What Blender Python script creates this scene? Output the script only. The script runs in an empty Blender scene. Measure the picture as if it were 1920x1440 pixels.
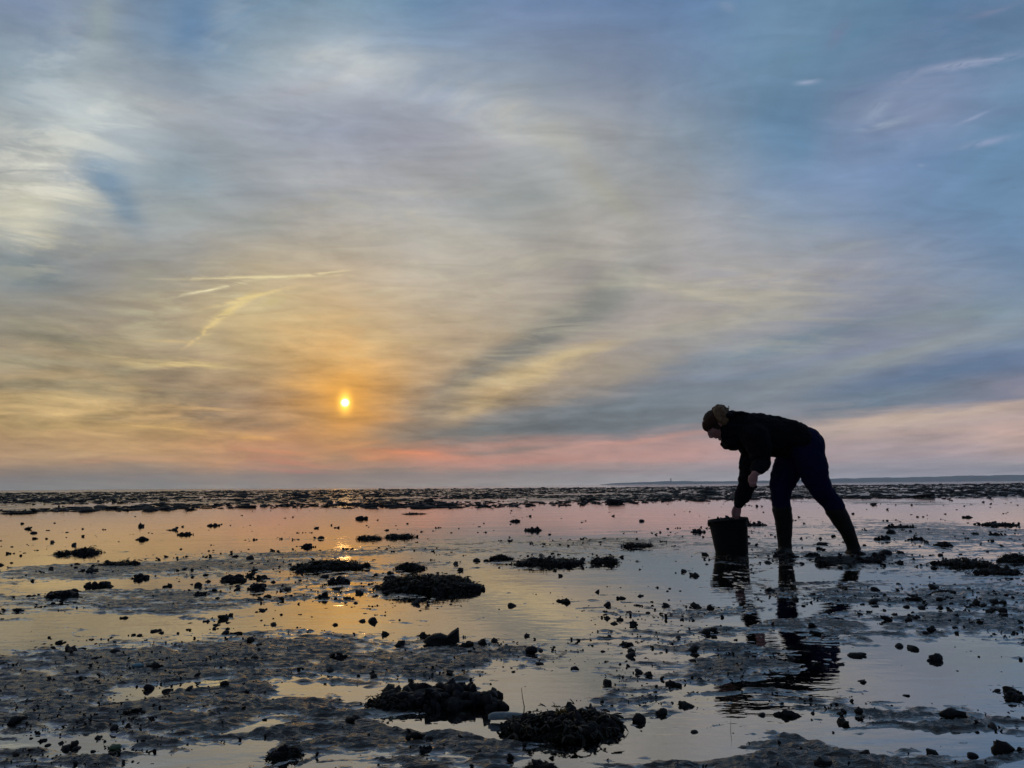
import bpy, bmesh, math, random
import numpy as np
from mathutils import Vector, Matrix

random.seed(7)
rng = np.random.default_rng(7)
sc = bpy.context.scene
R = math.radians

# ------------------------------------------------------------------ camera
CAM_H, FPX, PITCH, ROLL = 0.54, 1445.0, R(7.50), R(0.54)
cam_d = bpy.data.cameras.new("camera")
cam_d.sensor_width = 36.0
cam_d.lens = 36.0 * FPX / 1920.0
cam_d.clip_start, cam_d.clip_end = 0.05, 30000
cam = bpy.data.objects.new("camera", cam_d)
sc.collection.objects.link(cam)
rot = Matrix.Rotation(R(90) + PITCH, 3, 'X') @ Matrix.Rotation(-ROLL, 3, 'Z')
cam.matrix_world = Matrix.Translation((0, 0, CAM_H)) @ rot.to_4x4()
sc.camera = cam
CP = Vector((0, 0, CAM_H))


def ray(px, py):
    return (rot @ Vector(((px - 960) / FPX, (720 - py) / FPX, -1.0))).normalized()


def G(px, py, z=0.0):
    d = ray(px, py)
    t = (z - CAM_H) / d.z
    return CP + d * t


def V(px, py, Y):
    d = ray(px, py)
    return CP + d * (Y / d.y)


def azel(px, py):
    d = ray(px, py)
    return math.degrees(math.atan2(d.x, d.y)), math.degrees(math.asin(d.z))


def lin(c):
    return tuple(((v / 255.0 / 12.92) if v / 255.0 <= 0.04045 else ((v / 255.0 + 0.055) / 1.055) ** 2.4) for v in c)


# ------------------------------------------------------------------ world / sky
SUN_PX = (647, 755)
sun_az, sun_el = azel(*SUN_PX)
sun_dir = ray(*SUN_PX)
world = bpy.data.worlds.new("World")
sc.world = world
world.use_nodes = True
nt = world.node_tree
nt.nodes.clear()
N, L = nt.nodes, nt.links


def nd(t, **kw):
    n = N.new(t)
    for k, v in kw.items():
        setattr(n, k, v)
    return n


def put(sock, v):
    if hasattr(v, 'is_linked') or isinstance(v, bpy.types.NodeSocket):
        L.new(v, sock)
    else:
        sock.default_value = v


def mth(op, a, b=0.0, c=0.0, clamp=False):
    n = nd('ShaderNodeMath', operation=op, use_clamp=clamp)
    put(n.inputs[0], a)
    put(n.inputs[1], b)
    put(n.inputs[2], c)
    return n.outputs[0]


def mix(f, a, b, mode='MIX'):
    n = nd('ShaderNodeMixRGB', blend_type=mode)
    put(n.inputs[0], f)
    for s, v in ((n.inputs[1], a), (n.inputs[2], b)):
        put(s, v if not isinstance(v, tuple) else (*v[:3], 1.0))
    return n.outputs[0]


def mrange(v, a, b, c=0.0, d=1.0, smooth=False):
    n = nd('ShaderNodeMapRange')
    if smooth:
        n.interpolation_type = 'SMOOTHSTEP'
    put(n.inputs['Value'], v)
    for k, x in zip(('From Min', 'From Max', 'To Min', 'To Max'), (a, b, c, d)):
        n.inputs[k].default_value = x
    return n.outputs[0]


tc = nd('ShaderNodeTexCoord')
nrm = nd('ShaderNodeVectorMath', operation='NORMALIZE')
L.new(tc.outputs['Generated'], nrm.inputs[0])
DIR = nrm.outputs[0]
sep = nd('ShaderNodeSeparateXYZ')
L.new(DIR, sep.inputs[0])
dx, dy, dz = sep.outputs
EL0 = mth('MULTIPLY', mth('ARCSINE', dz), 57.2958)
AZ0 = mth('MULTIPLY', mth('ARCTAN2', dx, dy), 57.2958)
zc = mth('ADD', mth('MAXIMUM', dz, 0.0), 0.07)
cmbP = nd('ShaderNodeCombineXYZ')
put(cmbP.inputs[0], mth('DIVIDE', dx, zc))
put(cmbP.inputs[1], mth('DIVIDE', dy, zc))
PL = cmbP.outputs[0]


def noise_at(vec, scale, detail=4.0, rough=0.55, dist=0.0, map_rot=0.0, map_scale=(1, 1, 1), color=False, loc=(0, 0, 0)):
    m = nd('ShaderNodeMapping', vector_type='POINT')
    L.new(vec, m.inputs['Vector'])
    m.inputs['Rotation'].default_value = (0, 0, map_rot)
    m.inputs['Scale'].default_value = map_scale
    m.inputs['Location'].default_value = loc
    n = nd('ShaderNodeTexNoise')
    n.noise_dimensions = '2D'
    L.new(m.outputs[0], n.inputs['Vector'])
    n.inputs['Scale'].default_value = scale
    n.inputs['Detail'].default_value = detail
    n.inputs['Roughness'].default_value = rough
    n.inputs['Distortion'].default_value = dist
    return n.outputs['Color' if color else 'Fac']


# warp of the sky coordinates so that every colour border is frayed like cloud
w1 = noise_at(PL, 1.0, 5.0, 0.55, color=True)
w1s = nd('ShaderNodeSeparateXYZ')
L.new(w1, w1s.inputs[0])
low = mrange(EL0, 0.0, 16.0, 0.12, 1.0)
wx = mth('MULTIPLY', mth('SUBTRACT', w1s.outputs[0], 0.5), 6.0)
wy = mth('MULTIPLY', mth('MULTIPLY', mth('SUBTRACT', w1s.outputs[1], 0.5), 3.6), low)
azel_v = nd('ShaderNodeCombineXYZ')
put(azel_v.inputs[0], AZ0)
put(azel_v.inputs[1], EL0)
# horizontal streak warp (low sky)
w2 = noise_at(azel_v.outputs[0], 1.0, 5.0, 0.6, map_scale=(0.11, 0.95, 1), map_rot=R(-3))
w2c = mth('MULTIPLY', mth('MULTIPLY', mth('SUBTRACT', w2, 0.5), 2.8), mth('MULTIPLY', mrange(EL0, 0.0, 5.0, 0.3, 1.0), mrange(EL0, 8.0, 20.0, 1.0, 0.4)))
AZ = mth('ADD', AZ0, wx)
EL = mth('ADD', mth('ADD', EL0, wy), w2c)
cv = nd('ShaderNodeCombineXYZ')
put(cv.inputs[0], AZ)
put(cv.inputs[1], EL)
WV = cv.outputs[0]
# lighter warp for fine wisps
cv2 = nd('ShaderNodeCombineXYZ')
put(cv2.inputs[0], mth('ADD', AZ0, mth('MULTIPLY', wx, 0.42)))
put(cv2.inputs[1], mth('ADD', EL0, mth('ADD', mth('MULTIPLY', wy, 0.34), mth('MULTIPLY', w2c, 0.22))))
WV2 = cv2.outputs[0]

cv3 = nd('ShaderNodeCombineXYZ')
put(cv3.inputs[0], mth('ADD', AZ0, mth('MULTIPLY', wx, 0.7)))
put(cv3.inputs[1], mth('ADD', EL0, mth('ADD', mth('MULTIPLY', wy, 0.55), mth('MULTIPLY', w2c, 0.5))))
WV1 = cv3.outputs[0]
fib = noise_at(PL, 3.2, 9.0, 0.66, 0.5, map_rot=R(14), map_scale=(0.55, 1.0, 1))
rip = noise_at(azel_v.outputs[0], 1.0, 8.0, 0.64, 0.35, map_rot=R(-2), map_scale=(0.16, 0.62, 1), loc=(11, 3, 0))
fib2 = mth('ADD', noise_at(azel_v.outputs[0], 1.0, 7.0, 0.65, 0.8, map_scale=(0.45, 1.9, 1), map_rot=R(-8)), 0.13)
COLS = [0, 160, 320, 480, 640, 800, 960, 1120, 1280, 1440, 1600, 1760, 1920]
ROWS = {
    0: [(122, 138, 170), (128, 146, 170), (105, 136, 170), (115, 144, 170), (128, 152, 170), (105, 138, 170), (116, 137, 174), (108, 134, 170), (95, 126, 165), (102, 135, 165), (97, 130, 158), (90, 122, 160), (100, 124, 152)],
    100: [(122, 146, 168), (150, 165, 174), (116, 143, 170), (142, 160, 172), (178, 185, 188), (134, 156, 175), (117, 146, 172), (118, 138, 170), (112, 136, 172), (100, 137, 162), (95, 130, 160), (98, 130, 160), (98, 128, 158)],
    200: [(132, 148, 156), (176, 184, 186), (160, 162, 166), (158, 166, 176), (158, 164, 180), (158, 162, 176), (168, 171, 178), (152, 158, 170), (126, 150, 168), (102, 136, 165), (116, 136, 165), (110, 132, 165), (100, 133, 160)],
    300: [(176, 178, 168), (160, 168, 168), (138, 160, 168), (164, 172, 175), (160, 167, 176), (170, 172, 176), (175, 177, 172), (165, 168, 165), (140, 150, 160), (116, 139, 167), (118, 140, 168), (105, 134, 164), (94, 130, 156)],
    400: [(192, 190, 165), (168, 175, 170), (162, 172, 172), (165, 168, 164), (178, 174, 156), (170, 170, 160), (160, 166, 162), (170, 169, 156), (158, 161, 158), (126, 148, 162), (122, 143, 165), (112, 139, 165), (105, 135, 160)],
    500: [(126, 138, 138), (148, 152, 144), (160, 160, 144), (178, 172, 142), (190, 180, 150), (178, 174, 152), (188, 183, 160), (168, 166, 155), (165, 167, 163), (156, 160, 158), (146, 155, 160), (125, 147, 165), (106, 140, 168)],
    600: [(138, 142, 127), (143, 140, 118), (165, 155, 122), (200, 184, 132), (200, 179, 128), (180, 168, 136), (168, 162, 140), (158, 156, 145), (172, 168, 150), (156, 160, 155), (136, 146, 156), (144, 154, 158), (130, 150, 156)],
    700: [(165, 152, 116), (175, 158, 113), (158, 142, 110), (180, 158, 112), (215, 174, 100), (180, 158, 116), (188, 168, 128), (165, 155, 135), (122, 136, 146), (120, 138, 150), (116, 133, 150), (110, 130, 150), (98, 122, 154)],
    750: [(182, 160, 112), (185, 162, 110), (135, 123, 105), (140, 124, 104), (205, 156, 85), (150, 135, 110), (140, 132, 118), (118, 127, 130), (116, 128, 138), (122, 136, 146), (118, 133, 146), (130, 138, 148), (150, 145, 148)],
    800: [(185, 158, 102), (190, 162, 102), (175, 146, 92), (165, 137, 100), (178, 136, 92), (126, 123, 112), (118, 123, 122), (116, 125, 130), (124, 132, 138), (150, 146, 145), (192, 173, 158), (190, 170, 155), (195, 170, 155)],
    850: [(185, 150, 106), (182, 148, 106), (185, 145, 100), (190, 134, 96), (160, 122, 98), (205, 135, 104), (188, 140, 120), (186, 145, 130), (185, 146, 135), (165, 145, 143), (156, 145, 145), (152, 141, 145), (158, 145, 142)],
    890: [(155, 133, 110), (150, 133, 112), (148, 130, 110), (150, 128, 106), (138, 121, 104), (145, 128, 112), (145, 131, 120), (145, 136, 130), (148, 141, 140), (147, 141, 145), (143, 140, 146), (142, 139, 146), (140, 140, 146)],
    915: [(138, 132, 118), (138, 132, 118), (136, 130, 116), (134, 126, 112), (132, 122, 108), (134, 126, 114), (136, 130, 122), (140, 136, 132), (142, 141, 142), (142, 141, 145), (138, 140, 146), (138, 139, 146), (136, 140, 146)],
}
rk = sorted(ROWS)
LAT = np.array([[lin(c) for c in ROWS[k]] for k in rk])
LAT = LAT * np.array((1.05, 1.05, 1.05))
for i_, k_ in enumerate(rk):
    if 250 <= k_ <= 700:
        LAT[i_] *= np.array((1.0, 0.995, 1.07))
    if 500 <= k_ <= 860:
        LAT[i_] *= np.array((1.04, 0.97, 0.99))


def lat(px, py):
    px = min(max(px, 0), 1920)
    py = min(max(py, 0), 915)
    i = max(0, min(len(rk) - 2, int(np.searchsorted(rk, py) - 1)))
    fy = (py - rk[i]) / (rk[i + 1] - rk[i])
    j = min(int(px // 160), 11)
    fx = px / 160 - j
    return tuple(LAT[i, j] * (1 - fx) * (1 - fy) + LAT[i, j + 1] * fx * (1 - fy) + LAT[i + 1, j] * (1 - fx) * fy + LAT[i + 1, j + 1] * fx * fy)


rinv = rot.inverted()


def proj_dir(az, el):
    a, e = R(az), R(el)
    d = rinv @ Vector((math.sin(a) * math.cos(e), math.cos(a) * math.cos(e), math.sin(e)))
    return 960 + FPX * d.x / -d.z, 720 - FPX * d.y / -d.z


EL_ROWS = [0.0, 0.9, 1.9, 3.0, 4.2, 5.6, 7.5, 9.5, 12, 14.5, 17.5, 21, 25, 29, 33.5]
azn = mrange(AZ, -180, 180)
ramps = []
for el in EL_ROWS:
    r = nd('ShaderNodeValToRGB')
    r.color_ramp.interpolation = 'B_SPLINE' if False else 'EASE'
    els = r.color_ramp.elements
    pts = []
    back = lin((78, 100, 135)) if el > 8 else lin((105, 112, 132))
    pts += [(-180, back), (-100, tuple(0.6 * b + 0.4 * c for b, c in zip(back, lat(0, 600)))), (-55, lat(0, proj_dir(-33.5, el)[1]))]
    for k in range(-11, 12):
        a = k * 3.05
        pts.append((a, lat(*proj_dir(a, el))))
    pts += [(55, lat(1920, proj_dir(33.5, el)[1])), (100, back), (180, back)]
    els[0].position, els[1].position = 0.0, 1.0
    els[0].color, els[1].color = (*pts[0][1], 1), (*pts[-1][1], 1)
    for a, c in pts[1:-1]:
        e = els.new((a + 180) / 360)
        e.color = (*c, 1)
    L.new(azn, r.inputs[0])
    ramps.append(r.outputs[0])
col = ramps[0]
for i in range(1, len(EL_ROWS)):
    col = mix(mrange(EL, EL_ROWS[i - 1], EL_ROWS[i]), col, ramps[i])
zen = mrange(EL0, 34, 75, 0, 1)
col = mix(zen, col, lin((108, 119, 134)))


def stroke(px, py, hl, hw, ang, c, alpha, fine=False, tex=None):
    """soft elongated cloud streak, given by where it stands in the sky"""
    global col
    ca, sa = math.cos(R(ang)), math.sin(R(ang))
    a0, e0 = azel(px, py)
    a1, e1 = azel(px + hl * ca, py - hl * sa)
    a2, e2 = azel(px - hw * sa, py - hw * ca)
    l1 = math.hypot(a1 - a0, e1 - e0)
    l2 = math.hypot(a2 - a0, e2 - e0)
    m = nd('ShaderNodeMapping', vector_type='TEXTURE')
    L.new(WV2 if fine else WV1, m.inputs['Vector'])
    m.inputs['Location'].default_value = (a0, e0, 0)
    m.inputs['Rotation'].default_value = (0, 0, math.atan2(e1 - e0, a1 - a0))
    m.inputs['Scale'].default_value = (l1 * 1.75, l2 * 1.9, 1)
    g = nd('ShaderNodeTexGradient', gradient_type='QUADRATIC_SPHERE')
    L.new(m.outputs[0], g.inputs[0])
    f = mth('MULTIPLY', mth('MULTIPLY', g.outputs['Fac'], 1.5, clamp=True), min(1.0, alpha * 1.0))
    if tex is not None:
        f = mth('MULTIPLY', f, mrange(tex, .42, .68, 0, 1, True))
    col = mix(f, col, lin(c))


for s in [
    # broad upper clouds
    (165, 40, 70, 25, 80, (155, 170, 172), .6), (150, 230, 70, 30, 20, (192, 198, 196), .7), (90, 300, 70, 30, 10, (198, 198, 186), .6),
    (60, 380, 80, 40, 5, (200, 195, 172), .6), (205, 330, 60, 34, -50, (118, 146, 168), .55), (235, 385, 50, 28, -65, (116, 144, 165), .5), (350, 40, 60, 50, 60, (100, 134, 170), .6),
    (620, 105, 120, 24, -6, (180, 186, 188), .45), (690, 128, 60, 20, 8, (182, 187, 186), .4), (560, 170, 120, 22, 12, (165, 165, 172), .5), (940, 205, 45, 22, 10, (178, 180, 180), .7),
    (1030, 265, 70, 25, -20, (184, 186, 180), .7), (1130, 370, 120, 22, -50, (176, 174, 160), .5), (1000, 380, 90, 30, 0, (155, 162, 162), .5),
    (600, 240, 120, 35, 0, (156, 163, 180), .5), (460, 420, 70, 28, 0, (150, 156, 152), .6), (330, 400, 60, 30, 10, (175, 181, 176), .5),
    (1485, 250, 80, 40, 70, (98, 136, 168), .5), (20, 510, 110, 45, -15, (118, 132, 138), .7), (250, 520, 60, 40, 0, (165, 162, 142), .5),
    # dark diagonal band rising to the right
    (860, 735, 170, 26, 38, (126, 120, 110), .95), (1000, 640, 160, 34, 34, (134, 133, 127), .95), (1130, 550, 140, 38, 38, (142, 144, 139), .85), (760, 800, 120, 22, 20, (122, 116, 108), .7),
    # lit bands to its right
    (1010, 690, 150, 16, 20, (206, 182, 134), .7), (1060, 665, 110, 9, 12, (212, 192, 148), .6), (920, 745, 110, 18, 25, (196, 165, 115), .6),
    (1330, 545, 160, 18, -4, (188, 182, 162), .6), (1350, 600, 200, 22, 12, (176, 172, 158), .5), (1180, 690, 150, 20, 15, (170, 158, 136), .5),
    (1450, 650, 220, 20, 14, (116, 136, 150), .65), (1200, 760, 260, 24, 8, (113, 126, 134), .6), (1560, 705, 240, 16, 13, (142, 150, 154), .6),
    (1700, 660, 260, 18, 12, (152, 158, 156), .6), (1760, 700, 220, 16, 12, (96, 120, 150), .75), (1640, 745, 240, 18, 8, (106, 126, 144), .6),
    (1700, 785, 300, 12, 7, (205, 182, 164), .75), (1880, 760, 120, 14, 12, (200, 176, 160), .5), (1800, 590, 200, 20, 8, (142, 158, 160), .5),
    # pink strips near the horizon
    (760, 850, 110, 8, -3, (232, 138, 96), .8), (700, 858, 70, 6, -4, (228, 140, 84), .5), (960, 868, 220, 9, 1, (200, 138, 118), .6), (1200, 828, 200, 7, 7, (200, 150, 136), .7),
    (1220, 850, 180, 12, 3, (194, 145, 132), .6), (860, 812, 180, 18, 4, (104, 112, 112), .9), (1080, 798, 240, 22, 3, (106, 116, 121), .85), (940, 845, 110, 6, 3, (116, 120, 116), .5),
    (640, 858, 50, 7, 0, (122, 112, 104), .6), (655, 835, 60, 6, 14, (205, 142, 98), .6), (560, 868, 100, 5, -4, (200, 128, 100), .7), (560, 882, 90, 4, -3, (190, 120, 104), .6),
    # left streaks
    (360, 748, 130, 9, 0, (122, 112, 100), .8), (420, 785, 60, 7, -3, (118, 110, 98), .75), (250, 692, 90, 10, -6, (138, 126, 102), .75), (480, 800, 60, 7, -3, (126, 112, 98), .7),
    (130, 640, 110, 16, -14, (136, 132, 114), .65), (330, 678, 110, 6, -2, (226, 200, 138), .75), (370, 768, 110, 4, 0, (212, 174, 120), .8), (60, 678, 130, 8, -3, (176, 168, 142), .6), (90, 720, 160, 8, 0, (138, 132, 108), .6),
    (420, 812, 90, 7, -6, (216, 168, 98), .65), (470, 822, 60, 4, -4, (228, 170, 96), .6), (300, 800, 100, 5, -8, (215, 175, 108), .5), (520, 850, 90, 4, -6, (208, 136, 98), .6), (340, 862, 180, 5, -1, (196, 144, 108), .55),
    (150, 865, 40, 5, 0, (205, 148, 112), .5), (800, 745, 60, 10, 25, (136, 120, 104), .5), (560, 745, 60, 8, 0, (140, 120, 100), .5), (230, 730, 60, 6, 0, (200, 175, 125), .5),
]:
    stroke(*s)
for s in [
    (110, 150, 130, 110, 70, (186, 196, 200), .8, 0), (130, 250, 140, 70, 20, (206, 210, 204), .95, 1), (90, 350, 150, 70, 5, (214, 212, 196), .95, 1), (50, 440, 130, 70, 0, (206, 200, 176), .85, 1), (70, 310, 120, 40, 0, (216, 214, 202), .8, 1),
    (620, 110, 190, 60, -5, (200, 203, 202), .8, 0), (420, 80, 160, 70, 30, (170, 182, 190), .6, 0), (950, 230, 200, 70, -20, (190, 190, 184), .6, 0), (700, 400, 260, 80, 0, (188, 184, 168), .5, 1), (560, 220, 160, 60, 0, (172, 178, 192), .6, 1),
    (440, 550, 150, 50, 8, (222, 210, 170), .75, 0), (260, 590, 150, 40, 0, (196, 188, 152), .7, 1), (1700, 190, 230, 80, 14, (140, 154, 184), .8, 0), (1420, 90, 200, 90, 20, (120, 148, 176), .6, 0), (1800, 60, 160, 50, 15, (128, 142, 170), .6, 0),
    (1380, 560, 260, 70, 5, (196, 188, 168), .6, 0), (1050, 600, 240, 80, 30, (190, 184, 164), .45, 0), (900, 520, 250, 60, 10, (198, 192, 168), .5, 1), (700, 640, 260, 60, 0, (206, 186, 140), .45, 1),
    (200, 780, 330, 80, 0, (214, 182, 122), .6, 1), (430, 830, 220, 60, -6, (222, 164, 104), .65, 1), (150, 690, 300, 60, 0, (196, 182, 140), .6, 1), (560, 790, 200, 50, 0, (128, 112, 100), .6, 1), (300, 720, 260, 40, -4, (126, 118, 104), .55, 1),
    (980, 700, 190, 40, 18, (214, 192, 146), .55, 1), (1500, 620, 300, 50, 12, (164, 166, 160), .45, 0),
]:
    stroke(*s[:7], tex=(fib, rip)[s[7]])

for s in [(205, 330, 50, 30, -50, (116, 144, 170), .45), (230, 385, 46, 26, -65, (118, 144, 168), .45), (350, 45, 60, 40, 70, (100, 134, 170), .5), (1440, 230, 60, 50, 80, (98, 136, 168), .45)]:
    stroke(*s)
for s in [
    (480, 523, 150, 3.4, 1, (240, 224, 176), 1.), (400, 545, 70, 3.2, 12, (246, 234, 190), 1.), (600, 518, 60, 2.6, 9, (236, 218, 172), .95), (440, 535, 60, 6, 3, (212, 200, 160), .5),
    (470, 562, 70, 4, 14, (238, 214, 150), .95), (430, 590, 60, 9, 38, (232, 208, 144), .85), (510, 570, 34, 9, 25, (212, 194, 136), .5), (380, 625, 44, 3, 30, (230, 202, 140), .85), (320, 638, 60, 3, -1, (210, 184, 132), .6),
    (265, 587, 60, 5, 0, (196, 188, 158), .6), (85, 306, 34, 4, 0, (214, 214, 202), .8), (130, 356, 40, 3, 4, (204, 203, 190), .6), (70, 318, 80, 2.5, 0, (140, 146, 150), .5), (60, 345, 60, 4, 3, (204, 202, 188), .5),
    (530, 205, 40, 3, -5, (170, 178, 192), .6), (520, 243, 30, 3, -3, (168, 176, 190), .5), (725, 548, 40, 6, 10, (204, 194, 164), .5),
    (1506, 152, 24, 6, 5, (150, 166, 194), .9), (1800, 122, 120, 8, 9, (150, 162, 190), .95), (1690, 150, 60, 8, 16, (138, 154, 184), .8), (1640, 200, 40, 14, 35, (148, 165, 192), .9), (1655, 226, 46, 6, 12, (158, 174, 196), .95),
    (1740, 180, 60, 6, 14, (126, 142, 176), .5), (1835, 215, 40, 3.5, 20, (144, 160, 190), .85), (1860, 262, 60, 7, 10, (138, 152, 182), .8), (1560, 65, 34, 14, 50, (118, 130, 162), .6), (1850, 24, 50, 7, 18, (126, 138, 166), .6), (1350, 15, 20, 10, -20, (130, 150, 176), .5),
    (1735, 306, 10, 4, 0, (134, 152, 182), .7), (1390, 408, 22, 3, -8, (158, 164, 166), .5), (1262, 542, 60, 6, -8, (196, 190, 166), .5), (1500, 436, 60, 3, 0, (140, 154, 160), .5), (1575, 465, 60, 10, 8, (158, 162, 160), .5),
    (1900, 205, 60, 8, 12, (112, 132, 168), .5), (1700, 245, 120, 4, 10, (124, 140, 172), .5), (1600, 170, 60, 8, 12, (112, 132, 168), .5),
]:
    stroke(*s, fine=True, tex=fib2)

# fibrous detail over everything
d1 = noise_at(PL, 1.6, 8.0, 0.62, 0.3, map_rot=R(-8), map_scale=(1.0, 0.55, 1))
d2 = noise_at(azel_v.outputs[0], 1.0, 7.0, 0.62, 0.2, map_rot=R(-4), map_scale=(0.20, 1.05, 1), loc=(3, 7, 0))
d3 = noise_at(PL, 7.0, 6.0, 0.6, 0.6, map_rot=R(12), map_scale=(0.45, 1.0, 1))
k1 = mth('MULTIPLY', mth('SUBTRACT', d1, 0.5), 0.62)
k2 = mth('MULTIPLY', mth('MULTIPLY', mth('SUBTRACT', d2, 0.5), mrange(AZ0, -8, 10, 1.8, 0.6)), mrange(EL0, 1.0, 5.0, 0.12, 1.0))
k2 = mth('MULTIPLY', k2, mrange(EL0, 5.0, 13.0, 1.0, 0.15))
k3 = mth('MULTIPLY', mth('MULTIPLY', mth('SUBTRACT', d3, 0.5), 0.40), mrange(EL0, 6.0, 14.0))
kk = mth('ADD', mth('ADD', mth('ADD', k1, k2), k3), 1.0)
vs = nd('ShaderNodeVectorMath', operation='SCALE')
L.new(col, vs.inputs[0])
L.new(kk, vs.inputs['Scale'])
col = vs.outputs[0]
# the lowest band of the sky, seen through the most air, is paler behind it
gn = mth('MULTIPLY', mth('EXPONENT', mth('MULTIPLY', mth('MAXIMUM', EL0, 0.0), -0.75)), mrange(AZ0, -34, 34, 0.85, 2.0))
vg = nd('ShaderNodeVectorMath', operation='SCALE')
L.new(col, vg.inputs[0])
L.new(mth('ADD', gn, 1.0), vg.inputs['Scale'])
col = vg.outputs[0]

# sun behind the veil: halo and disc
dp = nd('ShaderNodeVectorMath', operation='DOT_PRODUCT')
L.new(DIR, dp.inputs[0])
dp.inputs[1].default_value = sun_dir
th = mth('MULTIPLY', mth('ARCCOSINE', mth('MINIMUM', dp.outputs['Value'], 0.9999999)), 57.2958)
ring = mth('SUBTRACT', mth('EXPONENT', mth('MULTIPLY', mth('POWER', mth('DIVIDE', mth('SUBTRACT', th, 22.6), 1.5), 2.0), -1.0)), mth('MULTIPLY', mth('EXPONENT', mth('MULTIPLY', mth('POWER', mth('DIVIDE', mth('SUBTRACT', th, 18.6), 2.6), 2.0), -1.0)), 0.7))
ring = mth('MULTIPLY', mth('MULTIPLY', ring, 0.12), mrange(EL0, 9, 16))
vr = nd('ShaderNodeVectorMath', operation='SCALE')
L.new(col, vr.inputs[0])
L.new(mth('ADD', ring, 1.0), vr.inputs['Scale'])
col = vr.outputs[0]
halo = mth('MULTIPLY', mth('EXPONENT', mth('MULTIPLY', th, -0.40)), 0.95)
halo = mth('MULTIPLY', halo, mth('ADD', 0.55, mth('MULTIPLY', d2, 0.9)))
col = mix(halo, col, lin((255, 176, 54)))
sx_, sy_ = mth('SUBTRACT', AZ0, sun_az), mth('SUBTRACT', EL0, sun_el)
core = mth('EXPONENT', mth('MULTIPLY', mth('ADD', mth('POWER', mth('DIVIDE', sx_, 0.40), 2.0), mth('POWER', mth('DIVIDE', sy_, 0.64), 2.0)), -1.0))
sc_ = nd('ShaderNodeVectorMath', operation='SCALE')
sc_.inputs[0].default_value = (1.5, 0.95, 0.12)
L.new(core, sc_.inputs['Scale'])
core2 = mth('EXPONENT', mth('MULTIPLY', mth('POWER', mth('DIVIDE', th, 0.25), 4.0), -1.0))
sc2 = nd('ShaderNodeVectorMath', operation='SCALE')
sc2.inputs[0].default_value = (3.4, 3.0, 2.2)
L.new(core2, sc2.inputs['Scale'])
ad = nd('ShaderNodeVectorMath', operation='ADD')
L.new(sc_.outputs[0], ad.inputs[0])
L.new(sc2.outputs[0], ad.inputs[1])
ad2 = nd('ShaderNodeVectorMath', operation='ADD')
L.new(ad.outputs[0], ad2.inputs[0])
L.new(col, ad2.inputs[1])
bg = nd('ShaderNodeBackground')
L.new(ad2.outputs[0], bg.inputs[0])
bg.inputs[1].default_value = 0.97
sky = nd('ShaderNodeTexSky', sky_type='NISHITA')
sky.sun_disc = False
sky.sun_elevation = R(sun_el)
sky.sun_rotation = R(sun_az)
bg2 = nd('ShaderNodeBackground')
L.new(sky.outputs[0], bg2.inputs[0])
bg2.inputs[1].default_value = 0.0008
ash = nd('ShaderNodeAddShader')
L.new(bg.outputs[0], ash.inputs[0])
L.new(bg2.outputs[0], ash.inputs[1])
wo = nd('ShaderNodeOutputWorld')
L.new(ash.outputs[0], wo.inputs[0])
world.cycles.sampling_method = 'MANUAL'
world.cycles.sample_map_resolution = 1024

sd = bpy.data.lights.new("sun", 'SUN')
sd.energy = 0.004
sd.angle = R(1.2)
sd.color = (1.0, 0.52, 0.17)
sun = bpy.data.objects.new("sun", sd)
sc.collection.objects.link(sun)
sun.location = sun_dir * 100
sun.rotation_euler = sun_dir.to_track_quat('Z', 'Y').to_euler()

sc.view_settings.view_transform = 'Standard'
sc.view_settings.look = 'None'
sc.view_settings.exposure = 0
sc.view_settings.gamma = 1
sc.view_settings.use_curve_mapping = False
sc.cycles.use_denoising = True
sc.cycles.max_bounces = 6
sc.cycles.volume_bounces = 1
sc.cycles.transparent_max_bounces = 12


# ------------------------------------------------------------------ helpers
def tag(o, label=None, cat=None, group=None, kind=None):
    if label:
        o['label'] = label
    if cat:
        o['category'] = cat
    if group:
        o['group'] = group
    if kind:
        o['kind'] = kind
    return o


def link(o, parent=None):
    sc.collection.objects.link(o)
    if parent:
        o.parent = parent
    return o


def empty(name, loc, rz=0.0):
    o = bpy.data.objects.new(name, None)
    o.location = loc
    o.rotation_euler = (0, 0, rz)
    o.empty_display_size = 0.05
    return link(o)


def mesh_np(name, v, f, mat=None, smooth=True):
    """v (n,3) array, f list/array of equal-length faces"""
    me = bpy.data.meshes.new(name)
    v = np.asarray(v, dtype=np.float32)
    f = np.asarray(f, dtype=np.int32)
    me.vertices.add(len(v))
    me.vertices.foreach_set('co', v.ravel())
    k = f.shape[1]
    me.loops.add(f.size)
    me.loops.foreach_set('vertex_index', f.ravel())
    me.polygons.add(len(f))
    me.polygons.foreach_set('loop_start', np.arange(0, f.size, k, dtype=np.int32))
    me.polygons.foreach_set('loop_total', np.full(len(f), k, dtype=np.int32))
    me.polygons.foreach_set('use_smooth', np.full(len(f), smooth))
    me.update(calc_edges=True)
    me.validate()
    if mat:
        me.materials.append(mat)
    return me


def ob(name, me, parent=None, loc=(0, 0, 0)):
    o = bpy.data.objects.new(name, me)
    o.location = loc
    return link(o, parent)


# perlin noise in numpy -------------------------------------------------
_perm = rng.permutation(512).astype(np.int64)
_perm = np.concatenate([_perm, _perm])
_ga = rng.uniform(0, 2 * np.pi, 512)
_gx, _gy = np.cos(_ga), np.sin(_ga)


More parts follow.
